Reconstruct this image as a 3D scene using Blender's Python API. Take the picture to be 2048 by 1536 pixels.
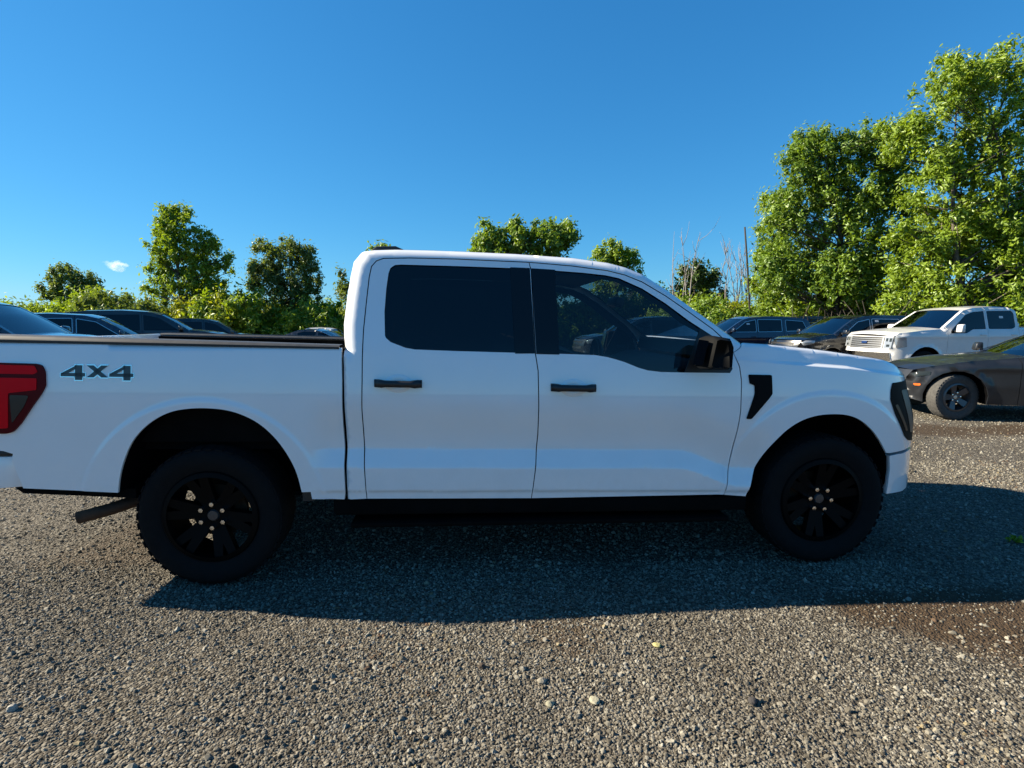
import bpy, bmesh, math, random
import numpy as np
from mathutils import Vector, Matrix
from mathutils.geometry import delaunay_2d_cdt

sc = bpy.context.scene
for o in list(bpy.data.objects):
    bpy.data.objects.remove(o)
COL = sc.collection

# ------------------------------------------------------------------ camera, sky, sun, exposure
cam_d = bpy.data.cameras.new('camera')
cam = bpy.data.objects.new('camera', cam_d)
COL.objects.link(cam)
sc.camera = cam
cam.location = (0, 0, 1.53)
cam.rotation_euler = (math.radians(90 - 6.43), 0, 0)
cam_d.sensor_width = 36.0
cam_d.lens = 1100 / 2048 * 36.0
cam_d.clip_start = 0.05
cam_d.clip_end = 4000

TO_SUN = Vector((-1.775, 0.225, 1.0)).normalized()
SUN_EL = math.asin(TO_SUN.z)
SUN_AZ = math.atan2(TO_SUN.x, TO_SUN.y)
world = bpy.data.worlds.new('World')
sc.world = world
world.use_nodes = True
wn = world.node_tree
wn.nodes.clear()
sky = wn.nodes.new('ShaderNodeTexSky')
sky.sky_type = 'NISHITA'
sky.sun_disc = False
sky.sun_elevation = SUN_EL
sky.sun_rotation = SUN_AZ
sky.altitude = 0
sky.air_density = 1.0
sky.dust_density = 0.0
sky.ozone_density = 10.0
bg = wn.nodes.new('ShaderNodeBackground')
bg.inputs['Strength'].default_value = 0.05
gam = wn.nodes.new('ShaderNodeVectorMath'); gam.operation = 'POWER'      # the camera's tone response and cool white balance for the sky
gam.inputs[1].default_value = (1.05, .74, .62)
tint = wn.nodes.new('ShaderNodeVectorMath'); tint.operation = 'MULTIPLY'
tint.inputs[1].default_value = (.55, 1.34, 1.95)
wo = wn.nodes.new('ShaderNodeOutputWorld')
wn.links.new(sky.outputs[0], gam.inputs[0])
wn.links.new(gam.outputs[0], tint.inputs[0])
wn.links.new(tint.outputs[0], bg.inputs[0])
wn.links.new(bg.outputs[0], wo.inputs[0])

sun_d = bpy.data.lights.new('sun', 'SUN')
sun_d.energy = 5.0
sun_d.angle = math.radians(0.53)
sun_d.color = (1.0, 0.88, 0.68)
sun = bpy.data.objects.new('sun', sun_d)
COL.objects.link(sun)
sun.rotation_euler = TO_SUN.to_track_quat('Z', 'Y').to_euler()

vs = sc.view_settings
vs.view_transform = 'Standard'
vs.look = 'None'
vs.gamma = 1.0
vs.use_curve_mapping = False
vs.exposure = 1.58
sc.cycles.max_bounces = 8
sc.cycles.volume_bounces = 6
sc.cycles.transparent_max_bounces = 16
sc.cycles.use_denoising = True

rng = np.random.default_rng(7)
random.seed(7)

# ------------------------------------------------------------------ materials
MATS = {}
def mat_new(name):
    m = bpy.data.materials.new(name)
    m.use_nodes = True
    nt = m.node_tree
    b = nt.nodes.get('Principled BSDF')
    MATS[name] = m
    return m, nt, b

def node(nt, kind, **kw):
    n = nt.nodes.new(kind)
    for k, v in kw.items():
        if k in n.inputs:
            n.inputs[k].default_value = v
        else:
            setattr(n, k, v)
    return n

def simple(name, col, rough=.5, metal=0, coat=0, coat_rough=.03, spec=.5, vary=.0, vscale=8., bump=0., bscale=60.):
    m, nt, b = mat_new(name)
    b.inputs['Base Color'].default_value = (*col, 1)
    b.inputs['Roughness'].default_value = rough
    b.inputs['Metallic'].default_value = metal
    b.inputs['Coat Weight'].default_value = coat
    b.inputs['Coat Roughness'].default_value = coat_rough
    b.inputs['Specular IOR Level'].default_value = spec
    tc = node(nt, 'ShaderNodeTexCoord')
    if vary:
        nz = node(nt, 'ShaderNodeTexNoise', Scale=vscale, Detail=5., Roughness=.6)
        nt.links.new(tc.outputs['Object'], nz.inputs['Vector'])
        mx = node(nt, 'ShaderNodeMix', data_type='RGBA', blend_type='MULTIPLY')
        mx.inputs[0].default_value = 1
        mx.inputs[6].default_value = (*col, 1)
        cr = node(nt, 'ShaderNodeMapRange')
        cr.inputs[1].default_value = .3; cr.inputs[2].default_value = .7
        cr.inputs[3].default_value = 1 - vary; cr.inputs[4].default_value = 1 + vary
        nt.links.new(nz.outputs[0], cr.inputs[0])
        nt.links.new(cr.outputs[0], mx.inputs[7])
        nt.links.new(mx.outputs[2], b.inputs['Base Color'])
        mr = node(nt, 'ShaderNodeMapRange')
        mr.inputs[3].default_value = max(0, rough - .06); mr.inputs[4].default_value = min(1, rough + .08)
        nt.links.new(nz.outputs[0], mr.inputs[0])
        nt.links.new(mr.outputs[0], b.inputs['Roughness'])
    if bump:
        nz2 = node(nt, 'ShaderNodeTexNoise', Scale=bscale, Detail=4.)
        nt.links.new(tc.outputs['Object'], nz2.inputs['Vector'])
        bp = node(nt, 'ShaderNodeBump', Strength=bump, Distance=.01)
        nt.links.new(nz2.outputs[0], bp.inputs['Height'])
        nt.links.new(bp.outputs[0], b.inputs['Normal'])
    return m

def glass(name, tint, gloss_rough=.01, ior=1.5):
    m, nt, b = mat_new(name)
    nt.nodes.remove(b)
    out = nt.nodes['Material Output']
    tr = node(nt, 'ShaderNodeBsdfTransparent'); tr.inputs[0].default_value = (*tint, 1)
    gl = node(nt, 'ShaderNodeBsdfGlossy'); gl.inputs['Roughness'].default_value = gloss_rough
    gl.inputs[0].default_value = (.95, .97, 1, 1)
    fr = node(nt, 'ShaderNodeFresnel', IOR=ior)
    mx = node(nt, 'ShaderNodeMixShader')
    nt.links.new(fr.outputs[0], mx.inputs[0])
    nt.links.new(tr.outputs[0], mx.inputs[1])
    nt.links.new(gl.outputs[0], mx.inputs[2])
    nt.links.new(mx.outputs[0], out.inputs[0])
    return m

WHITE = simple('white_paint', (.80, .81, .82), .32, coat=1, vary=.015, vscale=3)
BLACKPL = simple('black_plastic', (.012, .012, .013), .45, vary=.2, vscale=30)
GLOSSBLK = simple('gloss_black', (.004, .004, .005), .15, spec=.35)
def add_dust(m, z0, z1, amt, col):
    nt = m.node_tree; b = nt.nodes['Principled BSDF']
    src = b.inputs['Base Color'].links[0].from_socket
    tc = node(nt, 'ShaderNodeTexCoord'); sx = node(nt, 'ShaderNodeSeparateXYZ'); nt.links.new(tc.outputs['Object'], sx.inputs[0])
    mr = node(nt, 'ShaderNodeMapRange'); mr.inputs[1].default_value = z1; mr.inputs[2].default_value = z0; mr.inputs[3].default_value = 0; mr.inputs[4].default_value = 1
    nt.links.new(sx.outputs[2], mr.inputs[0])
    nz = node(nt, 'ShaderNodeTexNoise', Scale=9., Detail=8., Roughness=.7); nt.links.new(tc.outputs['Object'], nz.inputs['Vector'])
    m2 = node(nt, 'ShaderNodeMapRange'); m2.inputs[1].default_value = .42; m2.inputs[2].default_value = .72; m2.inputs[3].default_value = 0; m2.inputs[4].default_value = amt
    nt.links.new(nz.outputs[0], m2.inputs[0])
    mu = node(nt, 'ShaderNodeMath', operation='MULTIPLY'); nt.links.new(mr.outputs[0], mu.inputs[0]); nt.links.new(m2.outputs[0], mu.inputs[1])
    mx = node(nt, 'ShaderNodeMix', data_type='RGBA'); mx.inputs[7].default_value = (*col, 1)
    nt.links.new(mu.outputs[0], mx.inputs[0]); nt.links.new(src, mx.inputs[6]); nt.links.new(mx.outputs[2], b.inputs['Base Color'])
WHITE.node_tree.nodes['Principled BSDF'].inputs['Coat IOR'].default_value = 1.65
add_dust(WHITE, .45, .80, .16, (.42, .38, .32))
UNDER = simple('underbody_black', (.004, .004, .004), .85, vary=.3, spec=.05)
LINER = simple('wheel_liner', (.0035, .0035, .004), .9, spec=.0)
TYRE = simple('tyre_rubber', (.006, .006, .0065), .85, vary=.25, vscale=25, bump=.15, bscale=90, spec=.15)
TYREDUST = simple('dusty_rubber', (.055, .053, .050), .9, vary=.3, vscale=20, bump=.2)
LAMPBLK = simple('headlamp_black', (.007, .006, .005), .6, spec=.08)
BROWNLENS = simple('smoked_amber_lens', (.09, .05, .03), .3, spec=.2)
LAMPGREY = simple('lamp_grey_bezel', (.10, .085, .07), .35, spec=.2)
DARKMIR = simple('dimmed_mirror_glass', (.10, .10, .11), .1, metal=1)
MIRBLK = simple('matte_mirror_black', (.0035, .0038, .0042), .7, spec=.1)
RIMBLK = simple('black_rim', (.002, .002, .0022), .5, spec=.08)
RIMGREY = simple('grey_rim', (.10, .10, .105), .35, metal=.6)
CHROME = simple('chrome', (.75, .76, .78), .12, metal=1)
SILVER = simple('satin_silver', (.5, .5, .5), .3, metal=1)
RUST = simple('rusty_steel', (.055, .030, .018), .75, metal=.4, vary=.4, vscale=18)
REDLENS = simple('red_lens', (.70, .003, .010), .35, spec=.08)
DARKRED = simple('smoked_red_lens', (.085, .0014, .004), .35, spec=.1)
SMOKE = simple('smoked_lens', (.02, .025, .025), .15, spec=.4)
LAMP = simple('clear_lamp', (.30, .32, .34), .15, metal=.4, coat=1)
AMBER = simple('amber_lens', (.6, .13, .02), .2, coat=1)
RAILGREY = simple('bed_rail_grey', (.034, .036, .040), .5, vary=.15, vscale=25)
INTERIOR = simple('dark_interior', (.012, .012, .014), .7, vary=.2)
SEATM = simple('grey_seat_cloth', (.035, .036, .04), .85, vary=.2, vscale=20)
G_DARK = glass('privacy_glass', (.018, .02, .024))
G_MID = glass('tinted_glass', (.42, .49, .50))
G_FAR = glass('windscreen_glass', (.25, .31, .34), ior=2.4)
PAPER = simple('white_sticker', (.6, .6, .6), .6)
GRILLEBAR = simple('grille_bar_chrome', (.30, .31, .32), .3, metal=.5)
BLUEOVAL = simple('blue_emblem', (.01, .02, .08), .2, coat=1)

# ------------------------------------------------------------------ object helpers
def tag(o, label=None, cat=None, group=None, kind=None):
    if label: o['label'] = label
    if cat: o['category'] = cat
    if group: o['group'] = group
    if kind: o['kind'] = kind
    return o

def empty(name, loc=(0, 0, 0), rz=0.0):
    o = bpy.data.objects.new(name, None)
    COL.objects.link(o)
    o.location = loc
    o.rotation_euler = (0, 0, rz)
    o.empty_display_size = .2
    return o

def mk(name, V, F, mat, parent=None, smooth=True, normals=None):
    me = bpy.data.meshes.new(name)
    me.from_pydata([tuple(map(float, v)) for v in V], [], [tuple(int(i) for i in f) for f in F])
    if mat: me.materials.append(mat)
    if smooth:
        me.polygons.foreach_set('use_smooth', np.ones(len(me.polygons), bool))
    me.update()
    if normals is not None:
        me.normals_split_custom_set_from_vertices([tuple(map(float, n)) for n in normals])
    o = bpy.data.objects.new(name, me)
    COL.objects.link(o)
    o.parent = parent
    return o

def link(name, me, parent=None, loc=(0, 0, 0), rot=(0, 0, 0), scale=(1, 1, 1)):
    o = bpy.data.objects.new(name, me)
    COL.objects.link(o)
    o.parent = parent
    o.location = loc; o.rotation_euler = rot; o.scale = scale
    return o

def copy_tree(o, parent=None):
    c = o.copy()
    COL.objects.link(c)
    c.parent = parent
    for ch in list(o.children):
        copy_tree(ch, c)
    return c

class MB:
    """collects simple solids for one mesh part"""
    def __init__(self): self.V = []; self.F = []
    def add(self, V, F):
        b = len(self.V); self.V += [tuple(v) for v in V]; self.F += [tuple(b + i for i in f) for f in F]; return self
    def box(self, x0, x1, y0, y1, z0, z1):
        V = [(x, y, z) for x in (x0, x1) for y in (y0, y1) for z in (z0, z1)]
        return self.add(V, [(0, 1, 3, 2), (4, 6, 7, 5), (0, 4, 5, 1), (2, 3, 7, 6), (0, 2, 6, 4), (1, 5, 7, 3)])
    def prism(self, poly, y0, y1):      # poly in (x,z), extruded along y
        n = len(poly)
        V = [(x, y0, z) for x, z in poly] + [(x, y1, z) for x, z in poly]
        F = [tuple(range(n)), tuple(range(2 * n - 1, n - 1, -1))]
        F += [(i, n + i, n + (i + 1) % n, (i + 1) % n) for i in range(n)]
        return self.add(V, F)
    def tube(self, path, rad, n=10):
        path = [Vector(p) for p in path]
        rad = rad if hasattr(rad, '__len__') else [rad] * len(path)
        V = []; F = []
        for i, p in enumerate(path):
            d = (path[min(i + 1, len(path) - 1)] - path[max(i - 1, 0)]).normalized()
            u = d.orthogonal().normalized(); w = d.cross(u)
            for k in range(n):
                a = 2 * math.pi * k / n
                V.append(p + (u * math.cos(a) + w * math.sin(a)) * rad[i])
        for i in range(len(path) - 1):
            for k in range(n):
                F.append((i * n + k, i * n + (k + 1) % n, (i + 1) * n + (k + 1) % n, (i + 1) * n + k))
        F.append(tuple(range(n - 1, -1, -1))); F.append(tuple((len(path) - 1) * n + k for k in range(n)))
        return self.add(V, F)
    def build(self, name, mat, parent=None, smooth=False, bevel=0., seg=2):
        o = mk(name, self.V, self.F, mat, parent, smooth=smooth)
        if bevel:
            bm = bmesh.new(); bm.from_mesh(o.data)
            bmesh.ops.remove_doubles(bm, verts=bm.verts, dist=1e-5)
            bmesh.ops.recalc_face_normals(bm, faces=bm.faces)
            bmesh.ops.bevel(bm, geom=[e for e in bm.edges if len(e.link_faces) == 2 and e.calc_face_angle(0) > .5], offset=bevel, segments=seg, affect='EDGES', profile=.5)
            bm.to_mesh(o.data); bm.free()
            o.data.polygons.foreach_set('use_smooth', np.ones(len(o.data.polygons), bool))
            o.data.set_sharp_from_angle(angle=math.radians(40))
        return o

def lathe(prof, n=48, axis='y'):
    """prof: (radius, y) list revolved about y"""
    V = []; F = []
    m = len(prof)
    for k in range(n):
        a = 2 * math.pi * k / n
        for r, y in prof:
            V.append((r * math.cos(a), y, r * math.sin(a)))
    for k in range(n):
        for j in range(m - 1):
            a = k * m + j; b = ((k + 1) % n) * m + j
            F.append((a, a + 1, b + 1, b))
    return V, F

def sst(a, b, x):
    t = np.clip((np.asarray(x, float) - a) / (b - a), 0, 1)
    return t * t * (3 - 2 * t)

def inside(P, poly):
    P = np.asarray(P); x = P[:, 0]; y = P[:, 1]
    r = np.zeros(len(P), bool)
    n = len(poly)
    for i in range(n):
        x0, y0 = poly[i]; x1, y1 = poly[(i + 1) % n]
        if y0 == y1: continue
        c = ((y0 > y) != (y1 > y)) & (x < (x1 - x0) * (y - y0) / (y1 - y0) + x0)
        r ^= c
    return r

def dist_poly(P, poly, closed=False):
    P = np.asarray(P, float); d = np.full(len(P), 1e9)
    n = len(poly)
    for i in range(n if closed else n - 1):
        a = np.array(poly[i], float); b = np.array(poly[(i + 1) % n], float)
        ab = b - a; L = ab @ ab
        if L < 1e-12: continue
        t = np.clip(((P - a) @ ab) / L, 0, 1)
        d = np.minimum(d, np.hypot(*(P - (a + t[:, None] * ab)).T))
    return d

def resample(poly, res, closed=True):
    out = []
    n = len(poly)
    for i in range(n if closed else n - 1):
        a = np.array(poly[i], float); b = np.array(poly[(i + 1) % n], float)
        k = max(1, int(math.ceil(np.hypot(*(b - a)) / res)))
        for j in range(k):
            out.append(tuple(a + (b - a) * j / k))
    if not closed: out.append(tuple(poly[-1]))
    return out

def smooth_poly(poly, it=1):
    """Chaikin on an open polyline"""
    for _ in range(it):
        o = [poly[0]]
        for a, b in zip(poly[:-1], poly[1:]):
            o.append((a[0] * .75 + b[0] * .25, a[1] * .75 + b[1] * .25))
            o.append((a[0] * .25 + b[0] * .75, a[1] * .25 + b[1] * .75))
        o.append(poly[-1]); poly = o
    return poly

def round_poly(poly, r=.02, n=3):
    o = []
    m = len(poly)
    for i in range(m):
        p0 = np.array(poly[i - 1], float); p = np.array(poly[i], float); p1 = np.array(poly[(i + 1) % m], float)
        a = p0 - p; b = p1 - p
        la, lb = np.hypot(*a), np.hypot(*b)
        rr = min(r, la * .45, lb * .45)
        A = p + a / la * rr; B = p + b / lb * rr
        for k in range(n + 1):
            t = k / n
            o.append(tuple((1 - t) ** 2 * A + 2 * t * (1 - t) * p + t * t * B))
    return o

def inset(poly, d):
    P = np.array(poly, float)
    nx = np.roll(P, -1, 0) - P
    L = np.hypot(*nx.T)[:, None]; L[L == 0] = 1
    nx = nx / L
    area = np.sum(P[:, 0] * np.roll(P[:, 1], -1) - np.roll(P[:, 0], -1) * P[:, 1])
    s = 1 if area > 0 else -1
    no = np.stack([-nx[:, 1], nx[:, 0]], 1) * s
    av = no + np.roll(no, 1, 0)
    l = np.hypot(*av.T)[:, None]; l[l < .3] = .3
    av = av / l
    return [tuple(p) for p in P + av * d]

def make_roll(poly, r):
    def f(s, z):
        d = np.clip(dist_poly(np.stack([s, z], 1), poly), 0, r)
        return -r * (1 - np.sqrt(np.clip(1 - ((r - d) / r) ** 2, 0, 1)))
    return f

def panel(name, outline, mat, qf, side, parent, holes=(), res=.04, depth=.025, off=0., rim=None, extra=()):
    """sheet-metal panel traced in side view (s,z), pushed out to the body surface q(s,z), with a returned edge"""
    loops = [resample(outline, res)] + [resample(h, res) for h in holes]
    pts = []; edges = []
    for lp in loops:
        b = len(pts); pts += lp
        edges += [(b + i, b + (i + 1) % len(lp)) for i in range(len(lp))]
    A = np.array(loops[0])
    lo, hi = A.min(0), A.max(0)
    gx, gz = np.meshgrid(np.arange(lo[0] + res * .5, hi[0], res), np.arange(lo[1] + res * .5, hi[1], res))
    gx[::2] += res * .5
    G = np.stack([gx.ravel(), gz.ravel()], 1)
    ok = inside(G, loops[0])
    for h in loops[1:]: ok &= ~inside(G, h)
    G = G[ok]
    if len(G):
        d = np.full(len(G), 1e9)
        for lp in loops: d = np.minimum(d, dist_poly(G, lp, True))
        G = G[d > res * .45]
    if len(extra):
        E = np.array(extra); E = E[inside(E, loops[0])]
        E = E[dist_poly(E, loops[0], True) > .006]
        if len(G):
            G = G[np.min(np.hypot(G[:, None, 0] - E[None, :, 0], G[:, None, 1] - E[None, :, 1]), 1) > .008]
            G = np.concatenate([G, E])
    allp = [Vector(p) for p in pts] + [Vector(p) for p in G]
    r = delaunay_2d_cdt(allp, edges, [], 0, 1e-6)
    P = np.array([tuple(v) for v in r[0]])
    T = np.array([f for f in r[2] if len(f) == 3])
    cen = P[T].mean(1)
    ok = inside(cen, loops[0])
    for h in loops[1:]: ok &= ~inside(cen, h)
    T = T[ok]
    def Q(s, z): return qf(s, z) + off
    q = Q(P[:, 0], P[:, 1])
    e = .002
    ds = (Q(P[:, 0] + e, P[:, 1]) - Q(P[:, 0] - e, P[:, 1])) / (2 * e)
    dz = (Q(P[:, 0], P[:, 1] + e) - Q(P[:, 0], P[:, 1] - e)) / (2 * e)
    N = np.stack([-ds, np.ones_like(ds) * side, -dz], 1)
    N /= np.linalg.norm(N, axis=1)[:, None]
    V = np.stack([P[:, 0], side * q, P[:, 1]], 1)
    # orientation
    v0, v1, v2 = V[T[:, 0]], V[T[:, 1]], V[T[:, 2]]
    flip = np.cross(v1 - v0, v2 - v0)[:, 1] * side < 0
    T[flip] = T[flip][:, ::-1]
    F = [tuple(t) for t in T]
    # rim
    cnt = {}
    for t in F:
        for i in range(3):
            a, b = t[i], t[(i + 1) % 3]
            cnt[(a, b)] = 1
    bd = [(a, b) for (a, b) in cnt if (b, a) not in cnt]
    V = list(V); N = list(N)
    for a, b in bd:
        pa, pb = np.array(V[a]), np.array(V[b])
        k = len(V)
        dv = np.array([0, -side * depth, 0])
        n = np.cross(pb - pa, dv); n = -n / (np.linalg.norm(n) + 1e-9)
        V += [pa, pb, pb + dv, pa + dv]
        fn = np.cross(pa - pb, dv); fn = fn / (np.linalg.norm(fn) + 1e-9)
        N += [fn] * 4
        F.append((k + 1, k, k + 3, k + 2))
    o = mk(name, V, F, mat, parent, True, N)
    if rim:  # edge faces painted dark: gap shade on white jambs, plus rubber seals
        o.data.materials.append(rim)
        mi = np.zeros(len(F), np.int32); mi[len(T):] = 1
        o.data.polygons.foreach_set('material_index', mi)
    return o

def strip(name, prof, mat, parent, crown=0., bulge=0., ny=15, power=2., rows=None):
    """surface across the vehicle along a profile of (s, z, half_width)"""
    V = []; F = []
    for i, (s, z, q) in enumerate(prof):
        c = crown[i] if hasattr(crown, '__len__') else crown
        b = bulge[i] if hasattr(bulge, '__len__') else bulge
        for y in np.linspace(-1, 1, ny):
            f = 1 - abs(y) ** power
            V.append((s + b * f, y * q, z + c * f))
    for i in range(len(prof) - 1):
        for j in range(ny - 1):
            F.append((i * ny + j, i * ny + j + 1, (i + 1) * ny + j + 1, (i + 1) * ny + j))
    return mk(name, V, F, mat, parent)

# ------------------------------------------------------------------ wheels
def make_tyre_mesh(R, w, rr, lugs=44):
    h = w / 2
    prof = [(rr, -h * .80), (rr + (R - rr) * .35, -h * .98), (rr + (R - rr) * .7, -h * 1.0), (R * .965, -h * .90), (R * .99, -h * .74),
            (R, -h * .5), (R, h * .5), (R * .99, h * .74), (R * .965, h * .90), (rr + (R - rr) * .7, h * 1.0), (rr + (R - rr) * .35, h * .98), (rr, h * .80)]
    V, F = lathe(prof, 56)
    m = MB(); m.add(V, F)
    for k in range(lugs):
        a = 2 * math.pi * k / lugs
        for y0, y1, da in ((-h * .93, -h * .55, 0), (-h * .42, -h * .05, .04), (h * .05, h * .42, .01), (h * .55, h * .93, .05)):
            v = []
            for aa in (a + da - .045, a + da + .045):
                for y in (y0, y1):
                    rin = R * .965; ro = R * 1.004 if abs(y) < h * .8 else R * .983
                    v += [(rin * math.cos(aa), y, rin * math.sin(aa)), (ro * math.cos(aa), y, ro * math.sin(aa))]
            m.add(v, [(0, 1, 3, 2), (4, 6, 7, 5), (0, 4, 5, 1), (2, 3, 7, 6), (1, 5, 7, 3)])
    me = bpy.data.meshes.new('tyre')
    me.from_pydata(m.V, [], m.F)
    me.polygons.foreach_set('use_smooth', np.ones(len(me.polygons), bool))
    me.set_sharp_from_angle(angle=math.radians(50))
    return me

def make_rim_mesh(rr, w, nsp=6, twin=True, dish=.05):
    h = w / 2
    m = MB()
    V, F = lathe([(rr * .90, h * .95), (rr * 1.0, h * .9), (rr * 1.03, h * .82), (rr * .97, h * .6), (rr * .93, -h * .7), (rr * 1.02, -h * .85)], 48)
    m.add(V, F)
    y0 = h * .95 - dish
    V, F = lathe([(.0, y0 + .0), (rr * .30, y0), (rr * .36, y0 - .02), (rr * .36, y0 - .07)], 30)
    m.add(V, F)
    for k in range(nsp):
        for da in ((-.17, .17) if twin else (0,)):
            a0 = 2 * math.pi * k / nsp + math.pi / 2
            a1 = a0 + da
            ri, ro = rr * .25, rr * .96
            def pt(r, a, off, y):
                return (r * math.cos(a) - off * math.sin(a), y, r * math.sin(a) + off * math.cos(a))
            wi, wo_ = (.030, .022) if twin else (.040, .058)
            wi *= rr / .25; wo_ *= rr / .25
            v = []
            for (r, aa, ww, yo) in ((ri, a0 + da * .5, wi, y0 - .004), (ro, a1, wo_, h * .86)):
                for off in (-ww, ww):
                    for y in (yo - .045, yo):
                        v.append(pt(r, aa, off, y))
            m.add(v, [(1, 3, 7, 5), (0, 1, 5, 4), (2, 6, 7, 3), (0, 4, 6, 2), (4, 5, 7, 6)])
    me = bpy.data.meshes.new('rim')
    me.from_pydata(m.V, [], m.F)
    me.polygons.foreach_set('use_smooth', np.ones(len(me.polygons), bool))
    me.set_sharp_from_angle(angle=math.radians(35))
    return me

def mesh_from(m, mat, smooth=True, ang=40):
    me = bpy.data.meshes.new('part')
    me.from_pydata(m.V, [], m.F)
    if mat: me.materials.append(mat)
    if smooth:
        me.polygons.foreach_set('use_smooth', np.ones(len(me.polygons), bool))
        me.set_sharp_from_angle(angle=math.radians(ang))
    return me

def wheel_kit(R, w, rr, tmat, rmat, nsp, twin, lugn, lugmat=None):
    ty = make_tyre_mesh(R, w, rr); ty.materials.append(tmat)
    ri = make_rim_mesh(rr, w, nsp, twin); ri.materials.append(rmat)
    d = MB(); V, F = lathe([(.02, 0), (rr * .60, 0), (rr * .60, -.03), (.02, -.03)], 30); d.add(V, F)
    disc = mesh_from(d, RUST)
    l = MB(); V, F = lathe([(0, .030), (.013, .028), (.016, .0)], 6); l.add(V, F)
    lug = mesh_from(l, lugmat or CHROME)
    c = MB(); V, F = lathe([(0, .012), (.028, .011), (.035, .0), (.035, -.01)], 20); c.add(V, F)
    cap = mesh_from(c, SILVER if not twin else simple('wheel_cap', (.09, .09, .095), .35, metal=.7))
    return dict(ty=ty, ri=ri, disc=disc, lug=lug, cap=cap, R=R, w=w, rr=rr, n=lugn)

def put_wheel(kit, parent, x, y, z, side, steer=0., spin=0., detail=True):
    """side -1: outer face towards -y"""
    wh = link('wheel', None, parent, (x, y, z), (0, 0, (math.pi if side < 0 else 0) + steer))
    t = link('tyre', kit['ty'], wh, rot=(0, spin, 0))
    link('rim', kit['ri'], wh, rot=(0, spin, 0))
    link('brake_disc', kit['disc'], wh, (0, 0, 0))
    yo = kit['w'] / 2 * .95 - .05
    if detail:
        link('hub_cap', kit['cap'], wh, (0, yo, 0))
        for k in range(kit['n']):
            a = 2 * math.pi * k / kit['n'] + spin + .25
            link('lug_nut', kit['lug'], wh, (.07 * math.cos(a), yo - .002, .07 * math.sin(a)))
    return wh

# ------------------------------------------------------------------ ground
def ground_z(x, y):
    x = np.asarray(x, float); y = np.asarray(y, float)
    drop = -0.75 * sst(17, 34, y) * (1 - sst(2, 9, x))
    r = np.hypot(x, y)
    near = 1 - sst(12, 25, r)
    rough = (.010 * np.sin(x * 1.9 + y * .7) * np.sin(y * 2.3 - x * .4) + .006 * np.sin(x * 4.7 + 1) * np.sin(y * 5.1 + 2)) * near
    # flat where the near vehicle stands
    return drop + rough * .6

def dirt_mask(x, y):
    """brown soil with few stones: a patch at right front, tyre tracks by the parked row"""
    x = np.asarray(x, float); y = np.asarray(y, float)
    w = .12 * np.sin(x * 5 + y * 3) + .08 * np.sin(y * 9 - x * 4) + .05 * np.sin(x * 17 + y * 13)
    d1 = 1 - sst(.75, 1.05, np.hypot((x - 2.75) / 1.05, (y - 2.62 + .18 * (x - 2.7)) / .42) + w)
    d2 = (1 - sst(.22, .5, np.abs(y - 7.35 - .05 * x + w * .8))) * sst(4.0, 5.5, x)
    d3 = (1 - sst(.5, 1.0, np.hypot((x - .25) / .28, (y - 2.5) / .30) + w * 1.5)) * .6
    d4 = (1 - sst(.6, 1.0, np.hypot((x + 2.7) / .5, (y - 3.6) / .5) + w * 2)) * .5
    return np.clip(np.maximum.reduce([d1, d2 * .9, d3, d4]), 0, 1)

def axis_pts():
    a = [0.]
    step = .12
    while a[-1] < 900:
        a.append(a[-1] + step)
        if a[-1] > 10: step *= 1.12
    return np.array(a)
ax = axis_pts()
gx = np.concatenate([-ax[:0:-1], ax]); gy = np.concatenate([-ax[:0:-1][::1], ax])
X, Y = np.meshgrid(gx, gy)
Z = ground_z(X, Y)
nx_, ny_ = len(gx), len(gy)
V = np.stack([X.ravel(), Y.ravel(), Z.ravel()], 1)
idx = np.arange(nx_ * ny_).reshape(ny_, nx_)
F = np.stack([idx[:-1, :-1].ravel(), idx[:-1, 1:].ravel(), idx[1:, 1:].ravel(), idx[1:, :-1].ravel()], 1)

def fast_mesh(name, V, F, mat, smooth=True):
    me = bpy.data.meshes.new(name)
    k = F.shape[1]
    me.vertices.add(len(V)); me.vertices.foreach_set('co', np.asarray(V, np.float32).ravel())
    me.loops.add(F.size); me.loops.foreach_set('vertex_index', F.astype(np.int32).ravel())
    me.polygons.add(len(F))
    me.polygons.foreach_set('loop_start', np.arange(0, F.size, k, dtype=np.int32))
    me.polygons.foreach_set('loop_total', np.full(len(F), k, np.int32))
    me.polygons.foreach_set('use_smooth', np.full(len(F), smooth, bool))
    if mat: me.materials.append(mat)
    me.update(calc_edges=True)
    return me

m, nt, b = mat_new('gravel_ground')
tc = node(nt, 'ShaderNodeTexCoord')
vor = node(nt, 'ShaderNodeTexVoronoi', Scale=85.); vor.feature = 'F1'
nt.links.new(tc.outputs['Object'], vor.inputs['Vector'])
vor2 = node(nt, 'ShaderNodeTexVoronoi', Scale=30.)
nt.links.new(tc.outputs['Object'], vor2.inputs['Vector'])
ramp = node(nt, 'ShaderNodeValToRGB')
cr = ramp.color_ramp
cr.elements[0].position = 0; cr.elements[0].color = (0.0328, 0.0273, 0.0203, 1)
cr.elements[1].position = 1; cr.elements[1].color = (0.2106, 0.1911, 0.1560, 1)
for p, c in ((.25, (0.0608, 0.0523, 0.0406, 1)), (.5, (0.0936, 0.0827, 0.0655, 1)), (.75, (0.1287, 0.1154, 0.0936, 1))):
    e = cr.elements.new(p); e.color = c
sep = node(nt, 'ShaderNodeSeparateColor')
nt.links.new(vor.outputs['Color'], sep.inputs[0])
nt.links.new(sep.outputs[0], ramp.inputs[0])
big = node(nt, 'ShaderNodeTexNoise', Scale=.55, Detail=6., Roughness=.65)
nt.links.new(tc.outputs['Object'], big.inputs['Vector'])
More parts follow.
